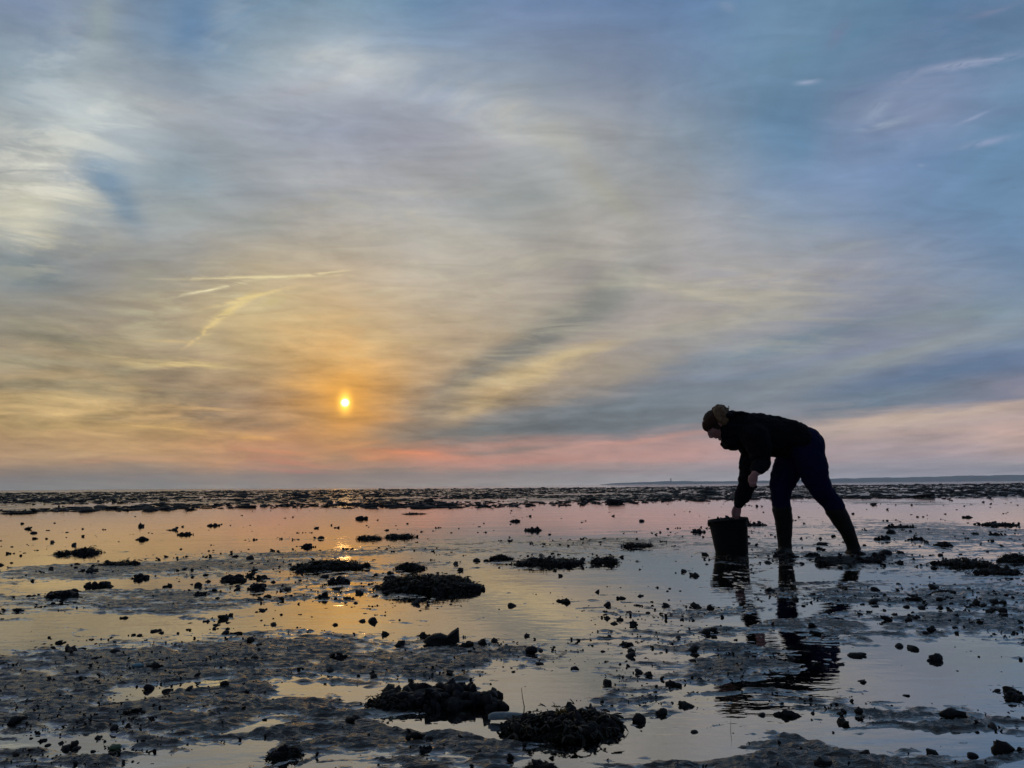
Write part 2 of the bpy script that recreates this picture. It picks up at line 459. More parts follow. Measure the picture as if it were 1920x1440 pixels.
def perlin(x, y, seed=0):
    xi, yi = np.floor(x).astype(np.int64), np.floor(y).astype(np.int64)
    xf, yf = x - xi, y - yi
    u, v = xf * xf * xf * (xf * (xf * 6 - 15) + 10), yf * yf * yf * (yf * (yf * 6 - 15) + 10)

    def g(i, j, a, b):
        h = _perm[(_perm[(i + seed * 37) & 511] + j) & 511]
        return _gx[h] * a + _gy[h] * b
    n00, n10 = g(xi, yi, xf, yf), g(xi + 1, yi, xf - 1, yf)
    n01, n11 = g(xi, yi + 1, xf, yf - 1), g(xi + 1, yi + 1, xf - 1, yf - 1)
    return ((n00 * (1 - u) + n10 * u) * (1 - v) + (n01 * (1 - u) + n11 * u) * v) * 1.5


def fbm(x, y, octs, seed=0, gain=0.5):
    t, a, s = 0, 1.0, 0
    for o in range(octs):
        t = t + a * perlin(x * 2 ** o + o * 17.3, y * 2 ** o - o * 9.1, seed + o)
        s += a
        a *= gain
    return t / s


# ------------------------------------------------------------------ materials
def material(name, base, rough=0.5, spec=0.5, metallic=0.0, bump=None, vary=None, coat=0.0, coat_rough=0.1, rough_vary=None, obj_coord=False, stretch=None):
    m = bpy.data.materials.new(name)
    m.use_nodes = True
    t = m.node_tree
    b = t.nodes['Principled BSDF']
    b.inputs['Base Color'].default_value = (*base, 1)
    b.inputs['Roughness'].default_value = rough
    b.inputs['Specular IOR Level'].default_value = spec
    b.inputs['Metallic'].default_value = metallic
    b.inputs['Coat Weight'].default_value = coat
    b.inputs['Coat Roughness'].default_value = coat_rough
    if obj_coord:
        tcn = t.nodes.new('ShaderNodeTexCoord')
        src = tcn.outputs['Object']
    else:
        tcn = t.nodes.new('ShaderNodeNewGeometry')
        src = tcn.outputs['Position']
    if stretch:
        mpn = t.nodes.new('ShaderNodeMapping')
        mpn.inputs['Scale'].default_value = stretch
        t.links.new(src, mpn.inputs['Vector'])
        src = mpn.outputs[0]

    def nz(scale, detail=5, rg=0.6):
        n = t.nodes.new('ShaderNodeTexNoise')
        t.links.new(src, n.inputs['Vector'])
        n.inputs['Scale'].default_value = scale
        n.inputs['Detail'].default_value = detail
        n.inputs['Roughness'].default_value = rg
        return n.outputs['Fac']
    if vary:
        for sc_v, c2, lo, hi in vary:
            mx = t.nodes.new('ShaderNodeMixRGB')
            mr = t.nodes.new('ShaderNodeMapRange')
            t.links.new(nz(sc_v), mr.inputs['Value'])
            mr.inputs['From Min'].default_value, mr.inputs['From Max'].default_value = lo, hi
            t.links.new(mr.outputs[0], mx.inputs[0])
            if b.inputs['Base Color'].is_linked:
                t.links.new(b.inputs['Base Color'].links[0].from_socket, mx.inputs[1])
            else:
                mx.inputs[1].default_value = (*base, 1)
            mx.inputs[2].default_value = (*c2, 1)
            t.links.new(mx.outputs[0], b.inputs['Base Color'])
    if rough_vary:
        s, lo, hi = rough_vary
        mr = t.nodes.new('ShaderNodeMapRange')
        t.links.new(nz(s), mr.inputs['Value'])
        mr.inputs['From Min'].default_value, mr.inputs['From Max'].default_value = 0.35, 0.65
        mr.inputs['To Min'].default_value, mr.inputs['To Max'].default_value = lo, hi
        t.links.new(mr.outputs[0], b.inputs['Roughness'])
    if bump:
        prev = None
        for s, dist in bump:
            bn = t.nodes.new('ShaderNodeBump')
            bn.inputs['Strength'].default_value = 1.0
            bn.inputs['Distance'].default_value = dist
            t.links.new(nz(s, 3.5 if stretch else 6), bn.inputs['Height'])
            if prev:
                t.links.new(prev, bn.inputs['Normal'])
            prev = bn.outputs[0]
        t.links.new(prev, b.inputs['Normal'])
        t.links.new(prev, b.inputs['Coat Normal'])
    return m


M_mud = material('wet_mud', (0.013, 0.011, 0.0085), 0.4, 0.45, stretch=(0.55, 1.15, 1), vary=[(3.0, (0.009, 0.010, 0.008), .4, .6), (40.0, (0.026, 0.022, 0.017), .5, .75), (0.9, (0.010, 0.014, 0.009), .55, .75)],
                 bump=[(13, 0.026), (34, 0.013), (110, 0.0026)], rough_vary=(9.0, 0.08, 0.34))
# the mud's rim keeps a film of water: glossy and smooth at the waterline, rough higher up
mt_ = M_mud.node_tree
pb_ = mt_.nodes['Principled BSDF']
out_ = [n for n in mt_.nodes if n.type == 'OUTPUT_MATERIAL'][0]
gz_ = mt_.nodes.new('ShaderNodeNewGeometry')
sz_ = mt_.nodes.new('ShaderNodeSeparateXYZ')
mt_.links.new(gz_.outputs['Position'], sz_.inputs[0])
wet_n = mt_.nodes.new('ShaderNodeTexNoise')
wet_n.inputs['Scale'].default_value = 11
wet_n.inputs['Detail'].default_value = 6
mt_.links.new(gz_.outputs['Position'], wet_n.inputs['Vector'])


def m_math(op, a, b, clamp=False):
    n = mt_.nodes.new('ShaderNodeMath')
    n.operation = op
    n.use_clamp = clamp
    for i, v in enumerate((a, b)):
        if isinstance(v, (int, float)):
            n.inputs[i].default_value = v
        else:
            mt_.links.new(v, n.inputs[i])
    return n.outputs[0]


zz = m_math('ADD', sz_.outputs[2], m_math('MULTIPLY', m_math('SUBTRACT', wet_n.outputs['Fac'], 0.5), 0.016))
dry = mt_.nodes.new('ShaderNodeMapRange')
dry.interpolation_type = 'SMOOTHSTEP'
mt_.links.new(zz, dry.inputs['Value'])
dry.inputs['From Min'].default_value, dry.inputs['From Max'].default_value = 0.0003, 0.0046
for bn_ in [n for n in mt_.nodes if n.type == 'BUMP']:
    dist0 = bn_.inputs['Distance'].default_value
    mt_.links.new(m_math('MULTIPLY', m_math('ADD', m_math('MULTIPLY', dry.outputs[0], 0.88), 0.12), dist0), bn_.inputs['Distance'])
last_b = pb_.inputs['Normal'].links[0].from_socket
fr_ = mt_.nodes.new('ShaderNodeFresnel')
fr_.inputs['IOR'].default_value = 1.4
mt_.links.new(last_b, fr_.inputs['Normal'])
film = mt_.nodes.new('ShaderNodeBsdfGlossy')
film.inputs['Roughness'].default_value = 0.07
mt_.links.new(last_b, film.inputs['Normal'])
fac_ = m_math('MULTIPLY', m_math('POWER', fr_.outputs[0], 0.5), m_math('SUBTRACT', 0.90, m_math('MULTIPLY', dry.outputs[0], 0.86)), True)
mx_ = mt_.nodes.new('ShaderNodeMixShader')
mt_.links.new(fac_, mx_.inputs[0])
mt_.links.new(pb_.outputs[0], mx_.inputs[1])
mt_.links.new(film.outputs[0], mx_.inputs[2])
mt_.links.new(mx_.outputs[0], out_.inputs['Surface'])
M_weed = material('bladderwrack', (0.009, 0.008, 0.003), 0.42, 0.22, vary=[(60, (0.022, 0.013, 0.003), .52, .7)], bump=[(160, 0.001)])
M_weedyellow = material('yellow_weed', (0.22, 0.12, 0.012), 0.4, 0.5, vary=[(80, (0.09, 0.06, 0.01), .45, .6)])  # yellow base colour, much paler than the bladderwrack
M_shell = material('dark_shell', (0.006, 0.006, 0.008), 0.5, 0.16, vary=[(50, (0.018, 0.016, 0.013), .58, .7)], bump=[(120, 0.0015)])
M_stone = material('dark_stone', (0.009, 0.009, 0.008), 0.6, 0.16, vary=[(35, (0.020, 0.018, 0.015), .55, .7)], bump=[(90, 0.002)])
M_mass = material('weedy_mass', (0.006, 0.006, 0.004), 0.7, 0.4, bump=[(70, 0.006), (200, 0.002)])
M_pale = material('pale_shell', (0.15, 0.19, 0.20), 0.4, 0.5, vary=[(60, (0.3, 0.34, 0.32), .5, .7)], bump=[(150, 0.0006)])
M_teal = material('teal_shell', (0.10, 0.22, 0.25), 0.4, 0.5, vary=[(60, (0.05, 0.1, 0.12), .5, .7)])
M_green = material('green_weed', (0.03, 0.07, 0.02), 0.4, 0.5)
M_twig = material('dark_twig', (0.02, 0.015, 0.01), 0.7, 0.3)
M_jacket = material('black_jacket', (0.0030, 0.0030, 0.0050), 0.8, 0.08, bump=[(35, 0.004), (300, 0.0004)])
M_trouser = material('navy_trousers', (0.0028, 0.0025, 0.026), 0.75, 0.08, bump=[(28, 0.004), (300, 0.0004)])
M_boot = material('black_rubber', (0.006, 0.0055, 0.0035), 0.6, 0.15, bump=[(30, 0.002)])
M_skin = material('skin', (0.30, 0.135, 0.11), 0.5, 0.3)
M_hair = material('blonde_hair', (0.16, 0.08, 0.028), 0.5, 0.3, bump=[(180, 0.002)], vary=[(60, (0.08, 0.045, 0.015), .45, .6)])
M_band = material('brown_knit', (0.035, 0.013, 0.008), 0.85, 0.1, bump=[(250, 0.002)])
M_cap = material('dark_hair', (0.035, 0.018, 0.010), 0.6, 0.15, bump=[(180, 0.002)])
M_eye = material('eye', (0.2, 0.18, 0.17), 0.2, 0.5)
M_bucket = material('black_bucket', (0.003, 0.003, 0.0025), 0.6, 0.12)
M_dune = material('dune_grass', (0.26, 0.27, 0.24), 0.9, 0.1, vary=[(0.02, (0.16, 0.14, 0.10), .5, .6)])
M_tower = material('tower_brick', (0.10, 0.05, 0.04), 0.9, 0.1)

# water: clear over the mud, mirror at a grazing look
M_water = bpy.data.materials.new('shallow_water')
M_water.use_nodes = True
wt = M_water.node_tree
wt.nodes.clear()
o_ = wt.nodes.new('ShaderNodeOutputMaterial')
mxs = wt.nodes.new('ShaderNodeMixShader')
fr = wt.nodes.new('ShaderNodeFresnel')
fr.inputs['IOR'].default_value = 1.45
tr = wt.nodes.new('ShaderNodeBsdfTransparent')
tr.inputs[0].default_value = (0.75, 0.74, 0.68, 1)
gl = wt.nodes.new('ShaderNodeBsdfGlossy')
gl.inputs['Roughness'].default_value = 0.012
gl.inputs['Color'].default_value = (1, 1, 1, 1)
geo = wt.nodes.new('ShaderNodeNewGeometry')
spx = wt.nodes.new('ShaderNodeSeparateXYZ')
wt.links.new(geo.outputs['Position'], spx.inputs[0])
prev = None
for s, dist, dt in ((3.0, 0.0016, 3), (14.0, 0.00085, 3), (0.7, 0.004, 2)):
    n = wt.nodes.new('ShaderNodeTexNoise')
    mp = wt.nodes.new('ShaderNodeMapping')
    mp.inputs['Scale'].default_value = (0.6, 1.3, 1)
    wt.links.new(geo.outputs['Position'], mp.inputs['Vector'])
    wt.links.new(mp.outputs[0], n.inputs['Vector'])
    n.inputs['Scale'].default_value = s
    n.inputs['Detail'].default_value = dt
    b_ = wt.nodes.new('ShaderNodeBump')
    b_.inputs['Distance'].default_value = dist
    wt.links.new(n.outputs['Fac'], b_.inputs['Height'])
    if prev:
        wt.links.new(prev, b_.inputs['Normal'])
    prev = b_.outputs[0]
# wavelets on the open sea far out
n = wt.nodes.new('ShaderNodeTexNoise')
wt.links.new(geo.outputs['Position'], n.inputs['Vector'])
n.inputs['Scale'].default_value = 0.5
n.inputs['Detail'].default_value = 6
b_ = wt.nodes.new('ShaderNodeBump')
mr_ = wt.nodes.new('ShaderNodeMapRange')
wt.links.new(spx.outputs[1], mr_.inputs['Value'])
mr_.inputs['From Min'].default_value, mr_.inputs['From Max'].default_value = 90, 170
mr_.inputs['To Max'].default_value = 0.05
wt.links.new(mr_.outputs[0], b_.inputs['Distance'])
wt.links.new(n.outputs['Fac'], b_.inputs['Height'])
wt.links.new(prev, b_.inputs['Normal'])
prev = b_.outputs[0]
wt.links.new(prev, gl.inputs['Normal'])
wt.links.new(prev, fr.inputs['Normal'])
fp = wt.nodes.new('ShaderNodeMath')
fp.operation = 'POWER'
fp.inputs[1].default_value = 0.42
wt.links.new(fr.outputs[0], fp.inputs[0])
wt.links.new(fp.outputs[0], mxs.inputs[0])
wt.links.new(tr.outputs[0], mxs.inputs[1])
wt.links.new(gl.outputs[0], mxs.inputs[2])
wt.links.new(mxs.outputs[0], o_.inputs['Surface'])

# ------------------------------------------------------------------ ground height
# (px, py, half width px, half height px, height in metres): banks (+) and pools (-) set by where they lie on the flat
BLOBS = [
    (240, 1040, 260, 10, .010), (420, 1010, 200, 7, .010), (330, 1060, 300, 8, .010), (700, 1035, 160, 7, .010), (1230, 985, 220, 8, .010), (1130, 1015, 160, 7, .010), (1350, 1024, 140, 6, .010), (1372, 1049, 70, 4, .014), (1480, 1049, 60, 4, .012), (1330, 1078, 80, 4, .012),
    # far pool behind everything
    (150, 990, 420, 34, -.032), (500, 968, 500, 26, -.032), (900, 955, 420, 16, -.03), (1150, 958, 260, 18, -.026), (1700, 942, 330, 14, -.030), (1450, 945, 120, 16, -.026),
    # mid banks left
    (240, 1068, 210, 12, .012), (90, 1080, 120, 12, .010), (520, 1048, 160, 12, .010), (420, 1140, 200, 12, .012), (250, 1118, 190, 14, .012), (640, 1085, 120, 10, .010),
    (560, 1010, 120, 8, .008), (830, 1020, 150, 10, .007), (900, 1000, 160, 7, .006),
    # pools left/centre
    (1450, 1160, 110, 110, -.012), (1480, 1105, 60, 36, -.012), (1385, 1100, 45, 30, -.010), (1700, 1230, 260, 60, -.008), (1420, 1370, 120, 30, -.012), (900, 1290, 200, 60, -.006),
    (130, 1180, 170, 24, -.022), (450, 1160, 150, 18, -.020), (640, 1150, 170, 24, -.022), (800, 1150, 160, 26, -.022), (100, 1095, 60, 6, -.01), (300, 1092, 90, 6, -.008),
    (980, 1110, 170, 40, -.024), (1180, 1090, 120, 36, -.020), (1000, 1180, 190, 18, -.018), (400, 1108, 80, 6, -.012),
    # big bank lower left
    (200, 1260, 260, 34, .016), (480, 1250, 240, 34, .016), (120, 1320, 220, 30, .020), (420, 1340, 260, 30, .018), (620, 1380, 90, 40, .016), (620, 1220, 120, 16, .012), (80, 1425, 90, 16, .018), (560, 1400, 90, 30, .018),
    (330, 1286, 55, 9, -.036), (560, 1300, 60, 14, -.034), (490, 1366, 66, 9, -.036), (60, 1398, 100, 16, -.040), (300, 1424, 130, 18, -.044), (410, 1410, 90, 14, -.036), (15, 1440, 20, 10, -.02),
    # centre low
    (820, 1232, 150, 16, .016), (960, 1245, 110, 8, .012), (720, 1290, 60, 30, -.016), (1000, 1290, 130, 36, -.026), (860, 1360, 170, 26, -.030), (1150, 1400, 200, 40, -.030), (1080, 1210, 150, 18, -.018), (1180, 1250, 110, 12, -.014),
    (680, 1385, 60, 24, .014), (880, 1405, 130, 22, .024), (760, 1430, 140, 12, .024), (960, 1432, 70, 12, .018), (1120, 1290, 80, 20, .013), (1190, 1310, 80, 9, .012), (1250, 1215, 110, 12, .010),
    # right mid
    (1600, 985, 260, 14, .006), (1800, 1000, 200, 16, .009), (1250, 1000, 200, 12, .006), (1740, 1040, 120, 12, -.010), (1250, 1055, 90, 14, -.014), (1370, 1062, 90, 14, -.012), (1700, 1075, 160, 12, -.012), (1500, 1070, 60, 16, -.010), (1600, 1080, 100, 14, -.014),
    (1450, 1105, 90, 9, .011), (1260, 1142, 160, 14, .012), (1440, 1140, 130, 9, .013), (1640, 1118, 160, 12, .012), (1860, 1130, 140, 14, .012), (1420, 1178, 130, 8, .014), (1590, 1180, 110, 9, .014), (1450, 1158, 180, 6, -.016), (1650, 1148, 150, 10, -.010),
    (1840, 1170, 120, 10, .012), (1540, 1196, 120, 6, .01), (1380, 1195, 80, 10, -.022), (1750, 1210, 200, 20, -.022), (1420, 1222, 140, 8, .013), (1560, 1240, 140, 10, .010), (1520, 1216, 70, 7, -.018), (1450, 1236, 100, 5, -.016), (1480, 1258, 170, 9, .013), (1380, 1248, 120, 10, .008),
    (1600, 1285, 110, 14, -.018), (1500, 1300, 200, 8, .013), (1330, 1290, 90, 12, -.014), (1450, 1280, 90, 6, -.014), (1780, 1260, 170, 26, -.024), (1650, 1315, 130, 8, .014), (1500, 1340, 120, 12, -.018), (1330, 1360, 90, 24, -.022), (1700, 1340, 90, 14, .016), (1820, 1350, 140, 18, .018),
    (1640, 1372, 120, 12, -.016), (1500, 1380, 90, 16, .006), (1560, 1405, 160, 18, .018), (1400, 1425, 120, 14, .018), (1700, 1425, 200, 16, .018), (1860, 1400, 100, 18, -.016), (1600, 1440, 200, 14, .020), (1340, 1325, 130, 6, .008),
]
_bl = []
for px, py, hw, hh, a in BLOBS:
    c = G(px, py)
    e = G(px + hw, py)
    if a > 0 and 1000 < py < 1150:
        a *= 2.0 if px < 1250 else 0.8
    f1, f2 = G(px, py - hh), G(px, min(py + hh, 1500))
    ry = max((f1.y - f2.y) / 2, 0.02)
    _bl.append((c.x, c.y, abs(e.x - c.x), ry, a))
FOOTS = []


def height(x, y, d=None):
    """ground height above the water sheet at z = 0"""
    if d is None:
        d = np.hypot(x, y)
    wx_ = x + 0.16 * perlin(x * 1.7, y * 1.7, 3) + 0.05 * perlin(x * 6, y * 6, 4)
    wy_ = y + 0.22 * perlin(x * 1.7 + 9, y * 1.7, 5) + 0.07 * perlin(x * 6 + 5, y * 6, 6)
    h = np.full_like(x, 0.0004)
    bl = np.zeros_like(x)
    for cx, cy, rx, ry, a in _bl:
        q = ((wx_ - cx) / rx) ** 2 + ((wy_ - cy) / ry) ** 2
        bl += np.where(q < 9, a * np.exp(-q * q * 0.45), 0)
    h += np.where(bl > 0, np.minimum(bl * 0.30, 0.0044), np.maximum(bl * 0.20, -0.0056))
    near = np.clip(1.6 - d / 30, 0, 1)
    h += 0.0036 * fbm(wx_ * 0.8, wy_ * 1.6, 3, 11) * (0.6 + 0.4 * near)
    h += 0.0070 * fbm(wx_ * 2.0, wy_ * 6.2, 5, 21, 0.66) * near
    h += 0.0015 * perlin(x * 21 + 3, y * 60, 74) * np.clip(1.7 - d / 5, 0, 1)
    h += 0.0034 * perlin(wx_ * 3.6 + .4 * perlin(x * 8, y * 8, 72), wy_ * 17, 71) * near + 0.0022 * perlin(x * 9, y * 38, 73) * np.clip(1.6 - d / 8, 0, 1)
    mud = np.clip((h + 0.005) / 0.008, 0.10, 1)
    # lumpy, rill-like surface of the banks
    r1 = 1 - 2 * np.abs(perlin(wx_ * 6 + 0.8 * perlin(x * 9, y * 9, 31), wy_ * 13, 32))
    r2 = 1 - 2 * np.abs(perlin(x * 17 + 0.6 * r1, y * 34, 33))
    f_near = np.clip(1.7 - d / 6, 0, 1)
    h += mud * (0.0060 * (r1 - .4) * np.clip(1.4 - d / 16, 0.25, 1) + 0.0052 * (r2 - .35) * f_near + 0.0026 * perlin(x * 46, y * 80, 34) * np.clip(1.6 - d / 3.0, 0, 1))
    # far mussel bed, then open sea
    bed = np.clip((d - 19 - 3.5 * perlin(x * .25, y * .25, 43)) / 9, 0, 1)
    lp = perlin(x * 0.05, y * 0.03, 41)
    bed = bed * (1 - np.clip((d - (130 + 40 * lp - 2.2 * x * (x < 0) - 0.35 * x * (x > 0))) / 20, 0, 1))
    h += bed * (0.003 + 0.018 * fbm(x * 0.16, y * 0.10, 3, 51) + 0.014 * fbm(x * 1.3, y * 0.9, 2, 55))
    sea = np.clip((d - (150 + 50 * lp - 2.2 * x * (x < 0) - 0.35 * x * (x > 0))) / 30, 0, 1)
    h -= sea * 0.35
    for fx, fy, fr_, fh in FOOTS:
        q = np.sqrt(((x - fx) / 1.35) ** 2 + (y - fy) ** 2) / fr_
        h += fh * np.exp(-((q - 1.0) / 0.45) ** 2) * (1 + 0.9 * perlin(x * 16, y * 16, 61))
    return h


# person's feet press rims of mud up
fA, fB = G(1471, 1037), G(1600, 1040)
FOOTS += [(fA.x, fA.y, 0.12, 0.008), (fB.x + 0.03, fB.y, 0.16, 0.008), (fB.x + 0.02, fB.y - .25, 0.10, 0.006), (fB.x - 0.15, fB.y - .35, 0.08, 0.006), (fB.x + .2, fB.y - .2, 0.08, 0.006)]

fine = np.arange(-41, 41.01, 0.1)
coarse = np.concatenate([np.linspace(41.6, 60, 24), np.linspace(62, 298, 90), np.linspace(300, 318.4, 24)])
ang = np.radians(np.concatenate([fine, coarse]))
rad = [0.25]
while rad[-1] < 3150:
    r_ = rad[-1]
    k = 0.05 if r_ < 1.15 else 0.0036 if r_ < 9 else 0.006 if r_ < 24 else 0.012 if r_ < 130 else 0.06
    rad.append(r_ * (1 + k))
rad = np.array(rad)
Rg, Ag = np.meshgrid(rad, ang, indexing='ij')
gx, gy = Rg * np.sin(Ag), Rg * np.cos(Ag)
gz = height(gx, gy, Rg)
nr, na = Rg.shape
gv = np.stack([gx, gy, gz], -1).reshape(-1, 3)
i0 = (np.arange(nr - 1)[:, None] * na + np.arange(na)[None, :])
i1 = (np.arange(nr - 1)[:, None] * na + (np.arange(na)[None, :] + 1) % na)
gf = np.stack([i0, i0 + na, i1 + na, i1], -1).reshape(-1, 4)
gf = gf[:, ::-1]
# centre cap
cidx = len(gv)
gv = np.vstack([gv, [[0, 0, float(gz[0].mean())]]])
mud_me = mesh_np('ground', gv, gf, M_mud)
ground = tag(ob('ground', mud_me), kind='structure')
bmh = bmesh.new()
ring0 = [bmh.verts.new(tuple(gv[k])) for k in range(na)]
cc = bmh.verts.new(tuple(gv[cidx]))
for k in range(na):
    bmh.faces.new((ring0[(k + 1) % na], ring0[k], cc))
cap = bpy.data.meshes.new('ground_patch')
bmh.to_mesh(cap)
bmh.free()
cap.materials.append(M_mud)
tag(ob('ground_patch', cap), kind='structure')

S = 3350.0
wv = []
wf = []
wr = [0, 60, 200, 600, 2000, S]
for k in range(48):
    wv.append((S * math.sin(k * math.pi / 24), S * math.cos(k * math.pi / 24), 0))
me = bpy.data.meshes.new('water')
me.from_pydata(wv, [], [list(range(48))[::-1]])
me.materials.append(M_water)
me.update()
tag(ob('water', me), kind='structure')


def hz(x, y):
    i = min(max(int(np.searchsorted(rad, math.hypot(x, y))), 0), nr - 1)
    j = int(np.searchsorted(ang, math.atan2(x, y) % (2 * math.pi) if math.atan2(x, y) < ang[0] else math.atan2(x, y))) % na
    return float(gz[i, j])


# ------------------------------------------------------------------ far dunes and tower
def dune_strip(x0, x1, hts, Y, depth, seed):
    n_ = 240
    vs_, fs_ = [], []
    for i in range(n_ + 1):
        px = x0 + (x1 - x0) * i / n_
        t = i / n_
        base = V(px, 905, Y)
        hh = 0.85 * np.interp(px, [p for p, _ in hts], [q for _, q in hts]) * Y / FPX
        hh *= 1 + 0.16 * float(fbm(np.array([t * 14.0]), np.array([seed + .5]), 4, seed)[0])
        hh = max(hh, 0.3)
        for k, (dd, q) in enumerate(((0, -0.5), (depth * .25, .45), (depth * .5, .85), (depth * .7, 1.0), (depth, .3), (depth * 1.3, -.02))):
            jit = 1 + 0.12 * float(perlin(np.array([i * .23 + k]), np.array([k * 3.3]), seed + 2)[0])
            vs_.append((base.x * (1 + dd / Y), Y + dd, (hh * q * jit) if q > 0 else -0.5))
    for i in range(n_):
        for k in range(5):
            a = i * 6 + k
            fs_.append((a, a + 6, a + 7, a + 1))
    return mesh_np('distant_dunes', vs_, fs_, M_dune)


YD = 2600.0
tag(ob('distant_dunes', dune_strip(1125, 2300, [(1125, 0.4), (1150, 3.5), (1200, 5.5), (1260, 7.5), (1330, 6), (1420, 6), (1550, 9), (1650, 11), (1760, 12), (1920, 15), (2300, 16)], YD, 500, 3)), kind='structure')
lt = empty('watch_tower', (V(1258, 905, YD + 330).x, YD + 330, 8.0))
lt.scale = (.8, .8, .75)
tag(lt, 'tiny tower rising from the distant dunes left of the bending person', 'tower')
bm = bmesh.new()
bmesh.ops.create_cone(bm, cap_ends=True, segments=12, radius1=3.2, radius2=2.4, depth=14, matrix=Matrix.Translation((0, 0, 7)))
me = bpy.data.meshes.new('shaft')
bm.to_mesh(me)
bm.free()
me.materials.append(M_tower)
ob('shaft', me, lt)
bm = bmesh.new()
bmesh.ops.create_cone(bm, cap_ends=True, segments=12, radius1=3.3, radius2=3.0, depth=2.4, matrix=Matrix.Translation((0, 0, 15.2)))
bmesh.ops.create_cone(bm, cap_ends=True, segments=12, radius1=2.6, radius2=0.1, depth=3, matrix=Matrix.Translation((0, 0, 17.9)))
me = bpy.data.meshes.new('lantern_room')
bm.to_mesh(me)
bm.free()
me.materials.append(M_tower)
ob('lantern_room', me, lt)

# haze
HZ = 3300
bm = bmesh.new()
bmesh.ops.create_cube(bm, size=1.0)
me = bpy.data.meshes.new('haze')
bm.to_mesh(me)
bm.free()
hzo = ob('haze', me, loc=(0, 0, 26.5))
hzo.scale = (2 * HZ + 400, 2 * HZ + 400, 56)
tag(hzo, kind='stuff')
mh = bpy.data.materials.new('haze')
mh.use_nodes = True
mh.node_tree.nodes.clear()
oo = mh.node_tree.nodes.new('ShaderNodeOutputMaterial')
pv = mh.node_tree.nodes.new('ShaderNodeVolumePrincipled')
pv.inputs['Color'].default_value = (0.95, 0.98, 1.0, 1)
pv.inputs['Density'].default_value = 0.00032
pv.inputs['Anisotropy'].default_value = 0.0
mh.node_tree.links.new(pv.outputs[0], oo.inputs['Volume'])
me.materials.append(mh)


# ------------------------------------------------------------------ small-thing meshes
def ico(sub):
    b = bmesh.new()
    bmesh.ops.create_icosphere(b, subdivisions=sub, radius=1.0)
    v = np.array([q.co[:] for q in b.verts])
    f = np.array([[q.index for q in p.verts] for p in b.faces])
    b.free()
    return v, f


ICO = {s: ico(s) for s in (1, 2, 3, 4)}


def n3(v, s, seed):
    return (perlin(v[:, 0] * s + seed, v[:, 1] * s + v[:, 2] * s * .7, seed) + perlin(v[:, 1] * s + 7, v[:, 2] * s - v[:, 0] * s * .6, seed + 1)) * 0.7


def lump(sub, scale, amp, seed, freq=1.6):
    v, f = ICO[sub]
    r = 1 + amp * n3(v, freq, seed) + amp * 0.5 * n3(v, freq * 2.7, seed + 3)
    return v * r[:, None] * np.array(scale), f


def mussel(seed, L_=1.0):
    """pointed, bulging half-egg of a mussel, two valves with a seam, 96 triangles"""
    nu, nv_ = 6, 10
    vs_, fs_ = [], []
    for i in range(nu + 1):
        t = i / nu
        x = -0.5 + t
        w = 0.27 * math.sin(math.pi * min(1, 0.12 + t * 0.9)) ** 0.7 * (0.45 + 0.75 * t)
        if i in (0, nu):
            w *= 0.12
        for j in range(nv_):
            a = 2 * math.pi * j / nv_
            seam = 0.86 if j in (0, nv_ // 2) else 1.0
            vs_.append((x * L_, w * 0.72 * math.sin(a) * L_, w * 1.15 * math.cos(a) * seam * L_ + 0.05 * L_ * math.sin(t * 3)))
    for i in range(nu):
        for j in range(nv_):
            a, b = i * nv_ + j, i * nv_ + (j + 1) % nv_
            fs_.append((a, b, b + nv_))
            fs_.append((a, b + nv_, a + nv_))
    return np.array(vs_), np.array(fs_)


def frond(seed, L_=1.0):
    """forked flat seaweed ribbon with a little thickness"""
    r = random.Random(seed)
    vs_, fs_ = [], []

    def ribbon(p, ang, tilt, length, w, depth):
        n_ = 4
        idx = []
        for i in range(n_ + 1):
            t = i / n_
            ww = w * (0.7 + 0.6 * math.sin(t * math.pi)) * (0.35 if i == n_ and depth == 0 else 1)
            sx, sy = -math.sin(ang), math.cos(ang)
            k = len(vs_)
            vs_.append((p[0] + sx * ww, p[1] + sy * ww, p[2] + 0.3 * ww))
            vs_.append((p[0] - sx * ww, p[1] - sy * ww, p[2] - 0.3 * ww))
            vs_.append((p[0], p[1], p[2] + 0.6 * w))
            idx.append(k)
            st = length / n_
            p = (p[0] + math.cos(ang) * math.cos(tilt) * st, p[1] + math.sin(ang) * math.cos(tilt) * st, p[2] + math.sin(tilt) * st)
            ang += r.uniform(-.3, .3)
            tilt -= r.uniform(0.02, .32)
        for a, b in zip(idx[:-1], idx[1:]):
            for u, v_ in ((0, 2), (2, 1), (1, 0)):
                fs_.append((a + u, a + v_, b + v_))
                fs_.append((a + u, b + v_, b + u))
        if depth > 0:
            ribbon(p, ang + r.uniform(.3, .7), tilt, length * .7, w * .85, depth - 1)
            ribbon(p, ang - r.uniform(.3, .7), tilt, length * .7, w * .85, depth - 1)
    ribbon((0, 0, 0), 0.0, r.uniform(0.1, .8), L_ * .45, L_ * .055, 1)
    return np.array(vs_), np.array(fs_)


MUSSELS = [mesh_np('shell', *mussel(i), M_shell) for i in range(3)]
FRONDS = [mesh_np('frond', *frond(i), M_weed) for i in range(8)]
FR_NP = [frond(20 + i) for i in range(10)]


def lobed(seed):
    r = random.Random(seed)
    vs_, fs_, n_ = [], [], 0
    for k in range(r.choice((1, 2, 3, 4))):
        v, f = lump(2, (1, .8, .85), .5, seed * 5 + k, 1.9)
        s = 1.0 if k == 0 else r.uniform(.35, .75)
        v = v * s + np.array((0, 0, 0) if k == 0 else (r.choice((-1, 1)) * r.uniform(.7, 1.5), r.uniform(-.7, .7), -.8 + s * .8))
        vs_.append(v)
        fs_.append(f + n_)
        n_ += len(v)
    return np.vstack(vs_), np.vstack(fs_)


